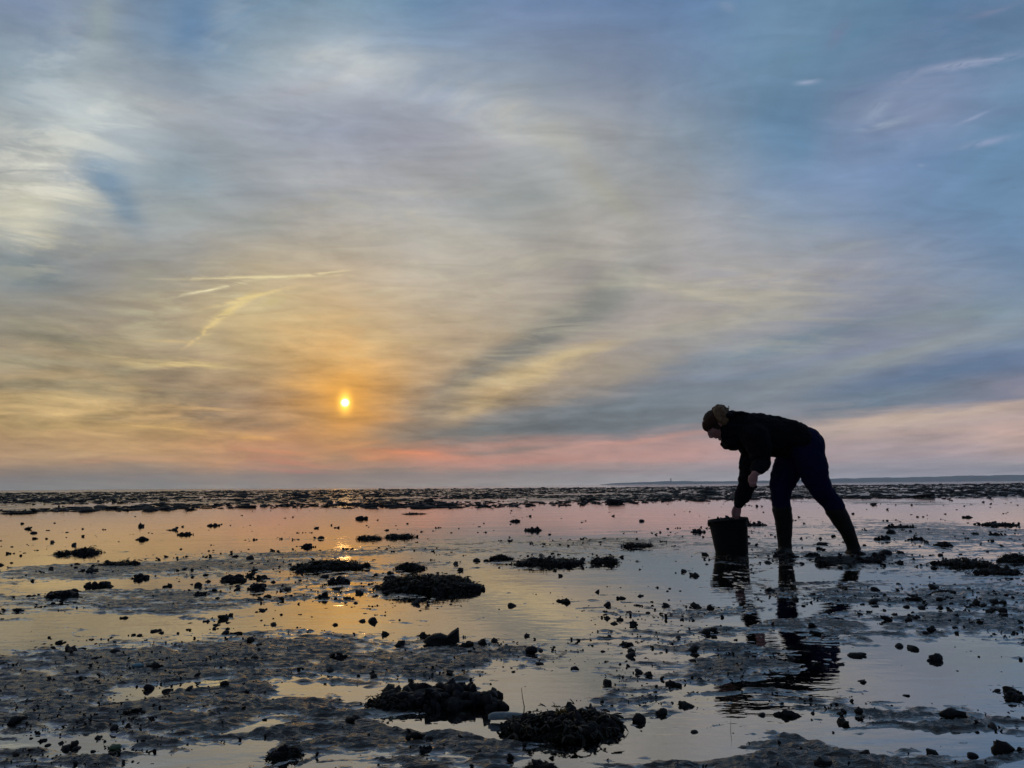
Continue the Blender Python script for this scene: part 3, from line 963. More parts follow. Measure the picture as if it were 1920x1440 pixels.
LUMPS = [mesh_np('lump', *lobed(100 + i), M_stone) for i in range(14)]
LUMPS_NP = [lump(1, (1, .85, .75), .38, 200 + i) for i in range(10)]
MUS_NP = mussel(0)
COCKLE = [mesh_np('lump', *lump(2, (1, .9, .8), .10, 300 + i), M_shell) for i in range(3)]


def rotm(rx, ry, rz):
    return np.array((Matrix.Rotation(rz, 3, 'Z') @ Matrix.Rotation(ry, 3, 'Y') @ Matrix.Rotation(rx, 3, 'X')))


class Merge:
    def __init__(s):
        s.v, s.f, s.n = [], [], 0

    def add(s, v, f, loc, rx, ry, rz, sc3):
        q = (v * np.array(sc3)) @ rotm(rx, ry, rz).T + np.array(loc)
        s.v.append(q)
        s.f.append(f + s.n)
        s.n += len(v)

    def mesh(s, name, mat):
        return mesh_np(name, np.vstack(s.v), np.vstack(s.f), mat)


def U(a, b):
    return random.uniform(a, b)


def clump(name, label, cat, px, py, wpx, hpx, kind, group=None, dep=0.6, detail=1, yaw=None):
    """heap of weed and shells; py is the waterline, wpx/hpx its breadth and height as seen"""
    c = G(px, py)
    dist = (c - CP).length
    w = wpx * dist / FPX * 0.5
    h = hpx * dist / FPX * (.52 if kind != 'mussel' else .60)
    dd = max(w * dep, h * .6)
    z0 = hz(c.x, c.y)
    zb = min(z0, 0.0) - 0.004
    root = empty(name, (c.x, c.y + dd * .4, zb), U(-.25, .25) if yaw is None else yaw)
    tag(root, label, cat, group)
    h = h - zb + 0.002
    sd_ = int(px * 7 + py)
    # core
    v, f = ICO[4 if w > .06 else 3]
    r = 1 + 0.42 * n3(v, 1.8, sd_ % 97) + 0.26 * n3(v, 5.5, sd_ % 91 + 5) + 0.13 * n3(v, 14, sd_ % 71)
    core = v * r[:, None] * np.array((w * .86, dd * .88, h * .66))
    core[:, 2] = np.maximum(core[:, 2], -0.01)
    ob('mass', mesh_np('mass', core, f, M_mass), root)

    def surf(k=1.0):
        a, q = U(0, 2 * math.pi), math.sqrt(U(0, 1)) * k
        x, y = w * .92 * q * math.cos(a), dd * .92 * q * math.sin(a)
        return x, y, h * .80 * math.sqrt(max(0, 1 - min(q, .98) ** 2)), a
    if kind in ('mussel', 'mixed'):
        n_ = int((26 if kind == 'mussel' else 12) * detail)
        for i in range(n_):
            x, y, z, a = surf()
            s = U(.035, .055) * (1 if dist < 3 else 1.25)
            s = min(s, w * .9)
            o = bpy.data.objects.new('shell', random.choice(MUSSELS))
            o.location = (x, y, max(z * U(.75, 1.0), 0.004))
            o.rotation_euler = (U(-.8, .8), U(-1.3, .6), U(0, 6.3))
            o.scale = (s, s * U(1., 1.4), s * U(1., 1.3))
            link(o, root)
    if kind in ('weed', 'mixed'):
        n_ = int((34 if kind == 'weed' else 22) * detail)
        for i in range(n_):
            x, y, z, a = surf()
            s = U(.06, .13) * (1 if dist < 3 else 1.25)
            s = min(s, w * .8)
            o = bpy.data.objects.new('frond', random.choice(FRONDS))
            o.location = (x * .85, y * .85, max(z * U(.7, .98), 0.003))
            o.rotation_euler = (U(-.3, .3), U(-.1, .55), a + U(-.9, .9))
            o.scale = (s, s, s)
            link(o, root)
        mg = Merge()
        for i in range(int(230 * detail * max(1, w / .12))):
            x, y, z, a = surf(1.05)
            s = min(U(.025, .06), w * .5)
            q = random.choice(FR_NP)
            mg.add(*q, (x, y, max(z * U(.8, 1.02), 0.001)), U(-.6, .6), U(-.5, .6), a + U(-1.2, 1.2), (s, s, s))
        t_ = ob('tuft', mg.mesh('tuft', M_weed), root)
        t_['kind'] = 'stuff'
    # trailing strands on the water round the heap
        for i in range(int(10 * detail)):
            a = U(0, 6.28)
            s = min(U(.05, .10), w)
            mg2 = bpy.data.objects.new('frond', random.choice(FRONDS))
            mg2.location = (w * .85 * math.cos(a), dd * .85 * math.sin(a), -zb * .7)
            mg2.rotation_euler = (U(-.2, .2), U(.25, .6), a + U(-.9, .9))
            mg2.scale = (s, s, s * .6)
            link(mg2, root)
    # small knobs at the rim make the outline crumbly
    mg = Merge()
    for i in range(int(16 * detail) + 6):
        a = U(0, 6.28)
        q = U(.75, 1.12)
        s = U(.06, .17) * min(w, .12)
        mg.add(*random.choice(LUMPS_NP), (w * q * math.cos(a), dd * q * math.sin(a), s * U(.2, 1.2) - zb * .6), U(0, 3), U(0, 3), U(0, 6), (s * 1.3, s, s))
    k_ = ob('crumbs', mg.mesh('crumbs', M_stone), root)
    k_['kind'] = 'stuff'
    return root


CL = 'seaweed clump'
clump('seaweed_clump', 'largest dark heap of bladderwrack, in the middle of the flat below the sun', CL, 800, 1108, 190, 52, 'weed', dep=.75, detail=2.4)
clump('seaweed_clump', 'rounded weed knob rising behind the largest heap, on its left shoulder', CL, 768, 1068, 52, 22, 'mixed', detail=.5)
clump('seaweed_clump', 'long low dark weed heap just left of the sun glitter path', CL, 612, 1068, 126, 30, 'weed', dep=.7, detail=1.4)
clump('seaweed_clump', 'flat ragged weed heap at the far edge of the smooth central pool', CL, 1028, 1060, 126, 22, 'mixed', dep=.6, detail=1.3)
clump('seaweed_clump', 'small weed lump touching the left end of the flat ragged heap', CL, 940, 1050, 40, 16, 'mixed', detail=.5)
clump('seaweed_clump', 'compact dark weed lump standing alone right of the flat ragged heap', CL, 1134, 1056, 50, 22, 'mixed', detail=.7)
clump('seaweed_clump', 'small spiky weed tuft midway between central pool and bucket', CL, 1196, 1026, 54, 14, 'weed', detail=.6)
clump('seaweed_clump', 'dark weed patch left half of the pair under the sun reflection', CL, 692, 1011, 46, 12, 'mixed', detail=.5)
clump('seaweed_clump', 'dark weed patch right half of the pair under the sun reflection', CL, 750, 1008, 56, 14, 'mixed', detail=.5)
clump('seaweed_clump', 'dark tufted lump at the near rim of the wide left pool', CL, 156, 1038, 46, 18, 'mixed', detail=.6)
clump('seaweed_clump', 'low weed scrap beside the tufted lump at the left pool rim', CL, 116, 1040, 30, 12, 'mixed', detail=.4)
clump('seaweed_clump', 'flat weed heap between two thin mud bars at left', CL, 218, 1062, 62, 14, 'weed', detail=.6)
clump('mussel_clump', 'boxy pair of mussel lumps on the bare mud bar far left', 'mussel clump', 112, 1122, 56, 16, 'mussel', detail=.6)
clump('mussel_clump', 'mussel lump on mud left of the sun glitter, upper of three', 'mussel clump', 437, 1090, 48, 14, 'mussel', detail=.5)
clump('mussel_clump', 'mussel lump on mud left of the sun glitter, lowest of three', 'mussel clump', 482, 1106, 34, 14, 'mussel', detail=.4)
clump('mussel_clump', 'mussel lump on mud left of the sun glitter, smallest of three', 'mussel clump', 490, 1086, 28, 9, 'mussel', detail=.3)
clump('mussel_clump', 'round black mussel ball mirrored at the golden pool edge', 'mussel clump', 606, 1122, 24, 14, 'mussel', detail=.4)
clump('mussel_clump', 'squat mussel lump on the mud spit right of the golden ball', 'mussel clump', 634, 1094, 40, 13, 'mussel', detail=.4)
clump('mussel_clump', 'long foreground ridge of black mussels and weed lying in grey water', 'mussel clump', 835, 1322, 200, 46, 'mussel', dep=.55, detail=2.2, yaw=-.12)
clump('mussel_clump', 'shaggy left end of the foreground mussel ridge', 'mussel clump', 742, 1326, 90, 34, 'mixed', dep=.7, detail=1.0)
clump('seaweed_clump', 'ragged foreground weed heap with a pale razor shell along its left', CL, 1058, 1376, 190, 42, 'mixed', dep=.5, detail=2.0)
clump('mussel_clump', 'weed-capped stone at the very bottom edge of the photo', 'mussel clump', 1013, 1446, 50, 26, 'mixed', detail=.6)
clump('mussel_clump', 'uppermost of three small black lumps in the bottom grey pool', 'mussel clump', 800, 1390, 30, 14, 'mussel', detail=.3)
clump('mussel_clump', 'lowest of three small black lumps in the bottom grey pool', 'mussel clump', 797, 1410, 28, 15, 'mussel', detail=.3)
clump('mussel_clump', 'knobbly mussel lump cut by the right edge of the photo', 'mussel clump', 1906, 1312, 30, 18, 'mussel', detail=.4)
clump('seaweed_clump', 'dark low heap on the mud at the right edge beside the boot', CL, 1818, 1062, 90, 18, 'mixed', dep=.7, detail=.9)
clump('seaweed_clump', 'jagged dark lump at the right edge behind the low heap', CL, 1906, 1055, 44, 26, 'mixed', detail=.7)
clump('seaweed_clump', 'crumbly dark heap between the low heap and the jagged lump', CL, 1880, 1076, 60, 18, 'mixed', dep=.7, detail=.6)
clump('mussel_clump', 'black rugged clump on the left foreground mud bank', 'mussel clump', 246, 1342, 30, 18, 'mixed', detail=.5)
clump('mussel_clump', 'weedy clump on the mud at the bottom, left of centre', 'mussel clump', 532, 1422, 54, 26, 'mixed', detail=.6)
clump('seaweed_clump', 'dark weed lump at the far rim of the wide left pool', CL, 306, 955, 50, 8, 'mixed', detail=.3)
clump('seaweed_clump', 'dark weed bar at the left edge of the far pool', CL, 28, 963, 58, 8, 'mixed', detail=.3)
clump('seaweed_clump', 'thin weed bar lying alone in the pink part of the pool', CL, 774, 964, 44, 5, 'mixed', detail=.2)
clump('mussel_clump', 'three-lobed mussel cluster on the mud above the left bank', 'mussel clump', 630, 1238, 38, 14, 'mussel', detail=.4)
clump('mussel_clump', 'low mussel lump on streaky mud right of centre', 'mussel clump', 1174, 1210, 26, 12, 'mussel', detail=.3)
clump('mussel_clump', 'upright mussel pair in the pool right of centre', 'mussel clump', 1188, 1172, 16, 14, 'mussel', detail=.3)
for px, py, w_, h_, lb in [(1000, 995, 34, 9, 'black tuft in the shallow water above the flat ragged heap'), (965, 978, 18, 7, 'tiny tuft in the pink water above the heaps'), (1310, 998, 26, 8, 'flat dark lump just left of the bucket'),
                           (1420, 985, 34, 7, 'dark lumps in the water just behind the bucket'), (1528, 1045, 30, 8, 'dark lump on the water between the two boots'), (1880, 985, 60, 9, 'weed bar on the right-hand mud behind the person'),
                           (1690, 990, 60, 9, 'weed bar on the mud right of the rear boot'), (1770, 1024, 32, 10, 'dark lump on pale water right of the rear boot'), (1720, 1013, 22, 8, 'small dark lump on mud right of the rear boot'),
                           (345, 1003, 26, 7, 'small lump standing in the wide left pool'), (400, 986, 20, 6, 'smallest lump standing in the wide left pool'), (260, 1085, 30, 8, 'flat lump on the left mud bar below the weed heap'),
                           (180, 1100, 40, 9, 'crumbly lump on the left mud bar'), (375, 1118, 28, 8, 'lump at the edge of the mud bar left of the golden pool'), (1656, 1012, 26, 8, 'lump close right of the rear boot top'),
                           (578, 1026, 24, 8, 'lump on the thin mud bar left of the glitter'), (795, 1194, 24, 9, 'knobbly row of shells beside the black fish-shaped stone')]:
    clump('mussel_clump', lb, 'mussel clump', px, py, w_, h_, 'mussel', detail=.35)
clump('mud_heap', 'low churned heap of black mud in front of the rear boot', 'mud heap', 1590, 1056, 120, 22, 'mussel', dep=.6, detail=.5)
clump('mud_heap', 'small churned rim of black mud around the front boot', 'mud heap', 1476, 1046, 46, 14, 'mussel', dep=.7, detail=.3)
clump('mud_heap', 'pointed crumb of black mud right of the churned heap by the boot', 'mud heap', 1648, 1050, 30, 22, 'mussel', dep=.6, detail=.2)


def single(name, label, cat, px, py, me, s, rotz=None, group=None, lift=.5, rx=0., ry=0.):
    c = G(px, py)
    o = bpy.data.objects.new(name, me)
    z0 = max(hz(c.x, c.y), -0.012)
    sz = s if isinstance(s, tuple) else (s, s, s)
    o.location = (c.x, c.y, z0 + sz[2] * lift)
    o.rotation_euler = (rx, ry, U(0, 6.28) if rotz is None else rotz)
    o.scale = sz
    link(o)
    return tag(o, label, cat, group)


# fish-shaped stone in the golden-grey water
bm = bmesh.new()
prof = [(-.070, .004), (-.052, .020), (-.03, .030), (-.008, .032), (.016, .024), (.030, .036), (.052, .050), (.056, .048), (.058, .002), (.02, -.012), (-.04, -.012)]
nprf = len(prof)
rings = []
for k, (yy, q) in enumerate(((-.022, .72), (-.012, .96), (.006, 1.0), (.02, .8))):
    rings.append([bm.verts.new((x * q, yy + .004 * math.sin(i * 2.3 + k), z * q)) for i, (x, z) in enumerate(prof)])
for a, b in zip(rings[:-1], rings[1:]):
    for i in range(nprf):
        bm.faces.new((a[i], a[(i + 1) % nprf], b[(i + 1) % nprf], b[i]))
bm.faces.new(rings[0][::-1])
bm.faces.new(rings[-1])
me = bpy.data.meshes.new('black_stone')
bm.to_mesh(me)
bm.free()
me.materials.append(M_stone)
single('black_stone', 'black fish-shaped stone with a raised tail in the central water', 'stone', 830, 1207, me, 1.0, 0.0, lift=.006)

single('stone', 'smooth oval black stone alone in the grey central pool', 'stone', 997, 1226, COCKLE[0], (.021, .016, .017), 0.0, lift=.4)
single('stone', 'oval dark stone at the lip of the left bank', 'stone', 215, 1227, COCKLE[1], (.019, .016, .013), 0.1, lift=.4)
single('stone', 'dark pointed stone alone in the right-hand pool', 'stone', 1757, 1238, LUMPS[0], (.020, .018, .017), 0.4, lift=.5)
single('stone', 'flat black stone on the mud bank at lower right', 'stone', 1783, 1347, LUMPS[1], (.021, .016, .014), 0.0, lift=.5)
single('stone', 'round dark stone left of the bottom mud bank at right', 'stone', 1878, 1408, LUMPS[2], (.021, .018, .018), 0.0, lift=.5)
single('stone', 'dark double stone in the water right of the weed heap', 'stone', 1478, 1342, LUMPS[3], (.016, .012, .012), 0.0, lift=.5)
single('stone', 'black wedge stone at the tip of the weed heap', 'stone', 1200, 1352, LUMPS[4], (.015, .014, .013), 0.0, lift=.5)
single('stone', 'dark stone in water beside the bottom clumps, left one', 'stone', 778, 1392, LUMPS[5], (.010, .010, .010), 0.0, lift=.5)

# pale razor shell along the weed heap
vs_, fs_ = [], []
nseg, nring = 14, 12
for i in range(nseg + 1):
    t = i / nseg
    x = (t - .5) * .100
    bow = .004 * (1 - (2 * t - 1) ** 2)
    e = 0.55 if i in (0, nseg) else (0.9 if i in (1, nseg - 1) else 1)
    for j in range(nring):
        a = 2 * math.pi * j / nring
        ca, sa = math.cos(a), math.sin(a)
        vs_.append((x, .007 * e * math.copysign(abs(ca) ** .6, ca), .0085 * e * math.copysign(abs(sa) ** .6, sa) + bow - .001))
for i in range(nseg):
    for j in range(nring):
        a, b = i * nring + j, i * nring + (j + 1) % nring
        fs_.append((a, a + nring, b + nring, b))
me = mesh_np('razor_shell', vs_, fs_, M_pale)
bm = bmesh.new()
bm.from_mesh(me)
bm.verts.ensure_lookup_table()
bm.faces.new([bm.verts[j] for j in range(nring)])
bm.faces.new([bm.verts[nseg * nring + j] for j in range(nring)][::-1])
bm.to_mesh(me)
bm.free()
c = G(956, 1353)
rs = ob('razor_shell', me, loc=(c.x, c.y - .002, .010))
rs.rotation_euler = (0, R(2), R(-4))
tag(rs, 'long pale razor shell lying against the ragged foreground weed heap', 'shell')
single('shell', 'pale teal broken shell on the left foreground mud bank', 'shell', 258, 1255, mesh_np('shell', *lump(2, (1, .8, .6), .15, 901), M_teal), (.017, .012, .012), .2, lift=.5)
single('stone', 'dark lump right of the teal shell', 'stone', 291, 1256, LUMPS[6], (.014, .012, .012), 0.0, lift=.5)
single('weed_scrap', 'small green weed tuft on the bottom left mud', 'weed scrap', 217, 1404, mesh_np('weed_scrap', *lump(2, (1, .8, .7), .4, 905), M_green), (.013, .012, .009), .2, lift=.5)
# yellow weed scrap on the heap
mg = Merge()
for i in range(16):
    mg.add(*random.choice(FR_NP), (U(-.008, .008), U(-.006, .006), U(0, .012)), U(-.5, .5), U(-1.5, -.3), U(0, 6.28), (.028,) * 3)
c = G(1050, 1372)
ys = ob('yellow_weed', mg.mesh('yellow_weed', M_weedyellow), loc=(c.x, c.y + .012, .026))
tag(ys, 'yellow tuft of weed on top of the ragged foreground heap', 'weed scrap')


def twig(name, label, px, py, top, pts, r0):
    c = G(px, py)
    vs_, fs_ = [], []
    for i, (x, y, z) in enumerate(pts):
        r = r0 * (1 - .7 * i / (len(pts) - 1))
        for j in range(6):
            a = j * math.pi / 3
            vs_.append((x + r * math.cos(a), y + r * math.sin(a), z))
    for i in range(len(pts) - 1):
        for j in range(6):
            a, b = i * 6 + j, i * 6 + (j + 1) % 6
            fs_.append((a, b, b + 6, a + 6))
    o = ob(name, mesh_np(name, vs_, fs_, M_twig), loc=(c.x, c.y, -.012))
    return tag(o, label, 'twig')


twig('twig', 'thin bent twig sticking up out of the foreground weed heap', 981, 1358, 0, [(0, 0, 0), (.001, 0, .03), (.003, 0, .05), (0, 0, .065), (-.002, 0, .080), (-.003, 0, .092)], .0016)
twig('twig', 'hair-thin stalk standing in the lower right pool', 1371, 1373, 0, [(0, 0, 0), (-.001, 0, .015), (0, 0, .03), (.0005, 0, .04)], .0007)

# ------------------------------------------------------------------ countable small lumps, then the uncountable rest
HAND = [(50, 992), (65, 1000), (170, 1075), (206, 1100), (318, 1100), (140, 1110), (372, 1100), (420, 1160), (500, 1122), (512, 1172), (448, 1189), (424, 1188), (470, 1204), (302, 1187), (290, 1184), (236, 1159),
        (78, 1389), (30, 1360), (124, 1405), (145, 1404), (280, 1292), (315, 1297), (352, 1300), (420, 1290), (478, 1238), (620, 1262), (600, 1010), (680, 1165), (630, 1172), (780, 1133), (925, 1204), (960, 1136), (1063, 1129), (1080, 1255), (1137, 1283), (1183, 1222),
        (1137, 1371), (1183, 1231), (1200, 1262), (1213, 1267), (1243, 1339), (1256, 1285), (1168, 1122), (1200, 1118), (1250, 1137), (1326, 1188), (1288, 1325), (1301, 1222), (1637, 1131), (1718, 1128), (1763, 1129), (1663, 1163), (1705, 1165), (1832, 1134), (1845, 1138), (1862, 1132),
        (1881, 1147), (1880, 1133), (1735, 1190), (1685, 1212), (1712, 1217), (1602, 1230), (1578, 1246), (1612, 1275), (1698, 1304), (1862, 1365), (1890, 1295), (1823, 1418), (1580, 1355), (1610, 1340), (1576, 1339), (1625, 1415), (1542, 1440), (1748, 1413), (1427, 1340), (1300, 1373),
        (1530, 1190), (1524, 1178), (1490, 1125), (1557, 1060), (1575, 1065), (1440, 1055), (700, 1050), (856, 1058), (893, 1052), (1150, 1170), (1010, 1245), (1305, 1080), (1285, 1072), (1050, 1080), (655, 1360), (668, 1352), (720, 1190), (698, 1166), (750, 1212), (870, 1215), (905, 1210)]
singles = []
used = []


MARKS = [(800, 1085, "the largest weed heap"), (612, 1055, "the low weed heap beside the sun glitter"), (1030, 1050, "the flat ragged weed heap"), (1134, 1045, "the compact lone weed lump"), (1196, 1020, "the spiky weed tuft"),
         (156, 1030, "the tufted lump by the left pool"), (218, 1057, "the flat weed heap on the left mud"), (112, 1116, "the boxy mussel pair"), (437, 1084, "the upper mussel lump left of the glitter"), (606, 1115, "the mussel ball at the golden pool"),
         (835, 1298, "the long foreground mussel ridge"), (1058, 1360, "the foreground heap with the razor shell"), (1013, 1430, "the weed-capped bottom stone"), (797, 1398, "the bottom trio of black lumps"), (1906, 1300, "the mussel lump at the right edge"),
         (1818, 1055, "the low heap at the right edge"), (246, 1330, "the rugged clump on the left bank"), (532, 1410, "the weedy clump at the bottom"), (630, 1230, "the three-lobed mussel cluster"), (830, 1198, "the fish-shaped stone"),
         (997, 1222, "the lone oval stone"), (258, 1250, "the teal shell"), (1757, 1235, "the pointed stone"), (1783, 1343, "the flat stone at lower right"), (1478, 1340, "the double stone"), (1372, 1035, "the bucket"), (1475, 1037, "the front boot"),
         (1605, 1037, "the rear boot"), (215, 1224, "the oval stone on the left bank"), (217, 1400, "the green weed tuft"), (1188, 1166, "the upright mussel pair"), (305, 950, "the far weed lump at left"), (774, 962, "the weed bar in the pink water"), (1371, 1373, "the hair-thin stalk")]
ORD = ['nearest', 'second nearest', 'third nearest', 'fourth nearest', 'fifth nearest', 'sixth nearest', 'seventh nearest', 'eighth nearest', 'ninth nearest', 'tenth nearest', 'eleventh nearest', 'twelfth nearest', 'thirteenth nearest', 'fourteenth nearest']
small = {}


def name_small():
    """label each little lump by the landmark it lies nearest to and its rank there"""
    left = list(small.items())
    buckets = {}
    for o_, (x, y) in left:
        k = min(range(len(MARKS)), key=lambda q: math.hypot(MARKS[q][0] - x, (MARKS[q][1] - y) * 2))
        dx_, dy_ = x - MARKS[k][0], (y - MARKS[k][1]) * 2.5
        dr = ('right of' if dx_ > 0 else 'left of') if abs(dx_) > abs(dy_) else ('in front of' if dy_ > 0 else 'behind')
        buckets.setdefault((k, dr), []).append((math.hypot(dx_, dy_), o_))
    for (k, dr), q in buckets.items():
        q.sort(key=lambda t: t[0])
        for i, (_, nm) in enumerate(q):
            o_ = bpy.data.objects[nm]
            w_ = ORD[i] if i < len(ORD) else '%dth nearest' % (i + 1)
            o_['label'] = '%s little dark lump %s %s' % (w_, dr, MARKS[k][2])


cand = [(x + U(-2, 2), y, U(.8, 1.25), True) for x, y in HAND]
while len(cand) < 5200:
    y = 912 + 530 * (U(0, 1) ** 1.35)
    x = U(-160, 2080)
    if y < 938:
        continue
    if 950 < y < 985 and random.random() < .55:
        continue
    cg = G(x, y)
    if perlin(np.array([cg.x * 1.3]), np.array([cg.y * 1.0]), 88)[0] + U(-.25, .25) < -.02:
        continue
    if hz(cg.x, cg.y) < -.004 and random.random() < .72:
        continue
    cand.append((x, y, math.exp(random.gauss(-.85, .6)), False))
items = []
for x, y, s, hnd in cand:
    c = G(x, y)
    d = c.length
    # bases: 1 cm near, growing to fist-size clumps further off
    base = (.0068 if not hnd else .0092) * (1 + .32 * max(0, min(d, 16) - 1.5)) * s
    base = min(base, .075)
    if d < 3.2 and not hnd:
        base *= .62
    if base * FPX / d < .8 and not hnd:
        continue
    items.append((base * FPX / d * (1.4 if hnd else 1), x, y, c, base, hnd))
items.sort(key=lambda q: -q[0])
rest = Merge()
cnt = 0
for k, (vis, x, y, c, base, hnd) in enumerate(items):
    z0 = max(hz(c.x, c.y), -0.010)
    rz_ = U(0, 6.28)
    base *= 1 if hnd else .85
    s3 = (base * U(.9, 1.5), base * U(.9, 1.3), base * U(.6, 1.05))
    if cnt < 285 and -20 < x < 1940:
        me = random.choice(LUMPS if random.random() < .8 else COCKLE)
        o = bpy.data.objects.new('shell_lump', me)
        o.location = (c.x, c.y, z0 + s3[2] * .22)
        o.scale = s3
        o.rotation_euler = (U(-.5, .5), U(-.5, .5), rz_)
        link(o)
        tag(o, 'little dark lump', 'small lump', 'little dark lumps strewn over the tidal flat')
        small[o.name] = (x, y)
        cnt += 1
    else:
        for q in range(random.choice((1, 1, 2, 3))):
            ss = base * (1 if q == 0 else U(.4, .9))
            rest.add(*random.choice(LUMPS_NP), (c.x + (U(-2.4, 2.4) * base if q else 0), c.y + (U(-2, 2) * base if q else 0), z0 + ss * .35), U(-.6, .6), U(-.6, .6), U(0, 6.28), (ss * U(.9, 1.6), ss, ss * U(.6, 1)))
name_small()
# tiny grit on near mud
for k in range(950):
    y = 1060 + 390 * U(0, 1) ** .8
    x = U(-120, 2040)
    c = G(x, y)
    z0 = hz(c.x, c.y)
    if z0 < -0.004 and random.random() < .85:
        continue
    ss = math.exp(random.gauss(-6.35, .5)) * (1 + .15 * c.length)
    rest.add(*LUMPS_NP[k % 10], (c.x, c.y, max(z0, -.004) + ss * .4), U(-1, 1), U(-1, 1), U(0, 6.28), (ss * 1.3, ss, ss * .8))
o = ob('shell_debris', rest.mesh('shell_debris', M_stone))
tag(o, 'countless dark crumbs of shell and mud littering the tidal flat', 'shell debris', kind='stuff')

# far mussel bed
bed = Merge()
for k in range(36000):
    d = 19 * (150 / 19) ** (U(0, 1) ** .85)
    x = U(-.86, .86) * d
    # keep slivers of water: follow a patchy mask
    if perlin(np.array([x * .16]), np.array([d * .12]), 77)[0] + U(-.3, .3) < -.03 - .28 * min(1, (d - 19) / 20) + (0.25 if d < 26 else 0):
        continue
    s = math.exp(random.gauss(-3.6, .55)) * (1 + d / 90)
    s = min(s, .30)
    bed.add(*random.choice(LUMPS_NP), (x, math.sqrt(d * d), s * .10), U(-.2, .2), U(-.2, .2), U(0, 6.28), (s * U(1.6, 4.5), s * U(.8, 1.4), s * U(.3, .7)))
o = ob('mussel_bed', bed.mesh('mussel_bed', M_mass))
tag(o, 'dark band of mussels and weed along the far edge of the flat', 'mussel bed', kind='stuff')

# ------------------------------------------------------------------ person
PY = 6.02
footY = (fA.y + fB.y) / 2
PY = footY


def Z(zx, zy, dy=0.0):
    """point of the figure"""
    return V(1260 + zx / 4.114, 730 + zy / 4.114, PY + dy)


MM = (PY / FPX) / 4.114  # metres per unit


def loft(bm, pts, seg=18):
    """pts: (Vector, in-plane radius, depth radius)"""
    P = [p[0] for p in pts]
    rings = []
    for i, (p, ra, rb) in enumerate(pts):
        t = (P[min(i + 1, len(P) - 1)] - P[max(i - 1, 0)]).normalized()
        yv = Vector((0, 1, 0))
        if abs(t.y) > .85:
            yv = Vector((1, 0, 0))
        nn = t.cross(yv).normalized()
        ww = nn.cross(t).normalized()
        rings.append([bm.verts.new(p + nn * ra * math.cos(2 * math.pi * k / seg) + ww * rb * math.sin(2 * math.pi * k / seg)) for k in range(seg)])
    for a, b in zip(rings[:-1], rings[1:]):
        for k in range(seg):
            bm.faces.new((a[k], a[(k + 1) % seg], b[(k + 1) % seg], b[k]))
    for ring, sg in ((rings[0], -1), (rings[-1], 1)):
        i = 0 if sg < 0 else len(P) - 1
        j = 1 if sg < 0 else len(P) - 2
        t = (P[i] - P[j]).normalized()
        cc_ = P[i]
        ra = pts[i][1]
        mid = [bm.verts.new(cc_ + (v.co - cc_) * .72 + t * ra * .62) for v in ring]
        for k in range(seg):
            f_ = (ring[k], ring[(k + 1) % seg], mid[(k + 1) % seg], mid[k])
            bm.faces.new(f_ if sg > 0 else f_[::-1])
        tip = bm.verts.new(cc_ + t * ra * .92)
        for k in range(seg):
            f_ = (mid[k], mid[(k + 1) % seg], tip)
            bm.faces.new(f_ if sg > 0 else f_[::-1])


def ball(bm, c, rx, ry, rz, M3=None, sub=3):
    m4 = Matrix.Translation(c) @ (M3.to_4x4() if M3 else Matrix.Identity(4)) @ Matrix.Diagonal((rx, ry, rz, 1))
    bmesh.ops.create_icosphere(bm, subdivisions=sub, radius=1.0, matrix=m4)


def solid(name, bm, mat, parent, voxel, disp=None, smooth=4):
    bmesh.ops.recalc_face_normals(bm, faces=bm.faces[:])
    me = bpy.data.meshes.new(name)
    bm.to_mesh(me)
    bm.free()
    me.materials.append(mat)
    o = ob(name, me)
    m = o.modifiers.new('remesh', 'REMESH')
    m.mode = 'VOXEL'
    m.voxel_size = voxel
    m.use_smooth_shade = True
    s = o.modifiers.new('smooth', 'SMOOTH')
    s.factor = .5
    s.iterations = smooth
    if disp:
        for k, (size, strength) in enumerate(disp):
            tx = bpy.data.textures.new(name + '_folds', 'CLOUDS')
            tx.noise_scale = size
            tx.noise_depth = 2
            dm = o.modifiers.new('folds', 'DISPLACE')
            dm.texture = tx
            dm.texture_coords = 'GLOBAL'
            dm.strength = strength
            dm.mid_level = .5
    dg = bpy.context.evaluated_depsgraph_get()
    me2 = bpy.data.meshes.new_from_object(o.evaluated_get(dg))
    o.modifiers.clear()
    o.data = me2
    me2.name = name
    if parent:
        o.parent = parent
        o.matrix_parent_inverse = parent.matrix_world.inverted()
    return o


m_ = MM
# head frame: n = face direction, u = to the crown
hc = Z(341, 270, 0.0)
u_ = Vector((-.80, 0, .60)).normalized()
n_ = Vector((-.60, 0, -.80)).normalized()
yv = Vector((0, 1, 0))
M3 = Matrix((n_, yv, u_)).transposed()


def H(a, b, c=0.0):
    return hc + n_ * a + u_ * b + yv * c


body = bmesh.new()
ball(body, H(-.008, .012), .092, .074, .098, M3)
loft(body, [(H(.030, .02), .062, .062), (H(.042, -.03), .052, .056), (H(.050, -.075), .036, .042), (H(.058, -.092), .020, .026)], 16)
loft(body, [(H(.078, .022), .010, .010), (H(.096, .0), .012, .011), (H(.108, -.020), .012, .013), (H(.100, -.028), .012, .016)], 10)
ball(body, H(.074, .034), .014, .052, .012, M3, 2)
ball(body, H(.087, -.047), .012, .022, .007, M3, 2)
ball(body, H(.084, -.060), .012, .020, .007, M3, 2)
ball(body, H(.075, -.088), .016, .022, .014, M3, 2)
ball(body, H(.052, -.012, -.040), .028, .020, .022, M3, 2)
ball(body, H(.052, -.012, .040), .028, .020, .022, M3, 2)
for s in (-1, 1):
    loft(body, [(H(-.012, .018, s * .076), .012, .006), (H(-.008, -.004, s * .080), .015, .008), (H(.002, -.026, s * .076), .008, .006)], 10)
loft(body, [(H(-.03, -.02), .055, .055), (Z(415, 300), .055, .058), (Z(480, 300), .060, .065), (Z(560, 320), .08, .13)], 16)
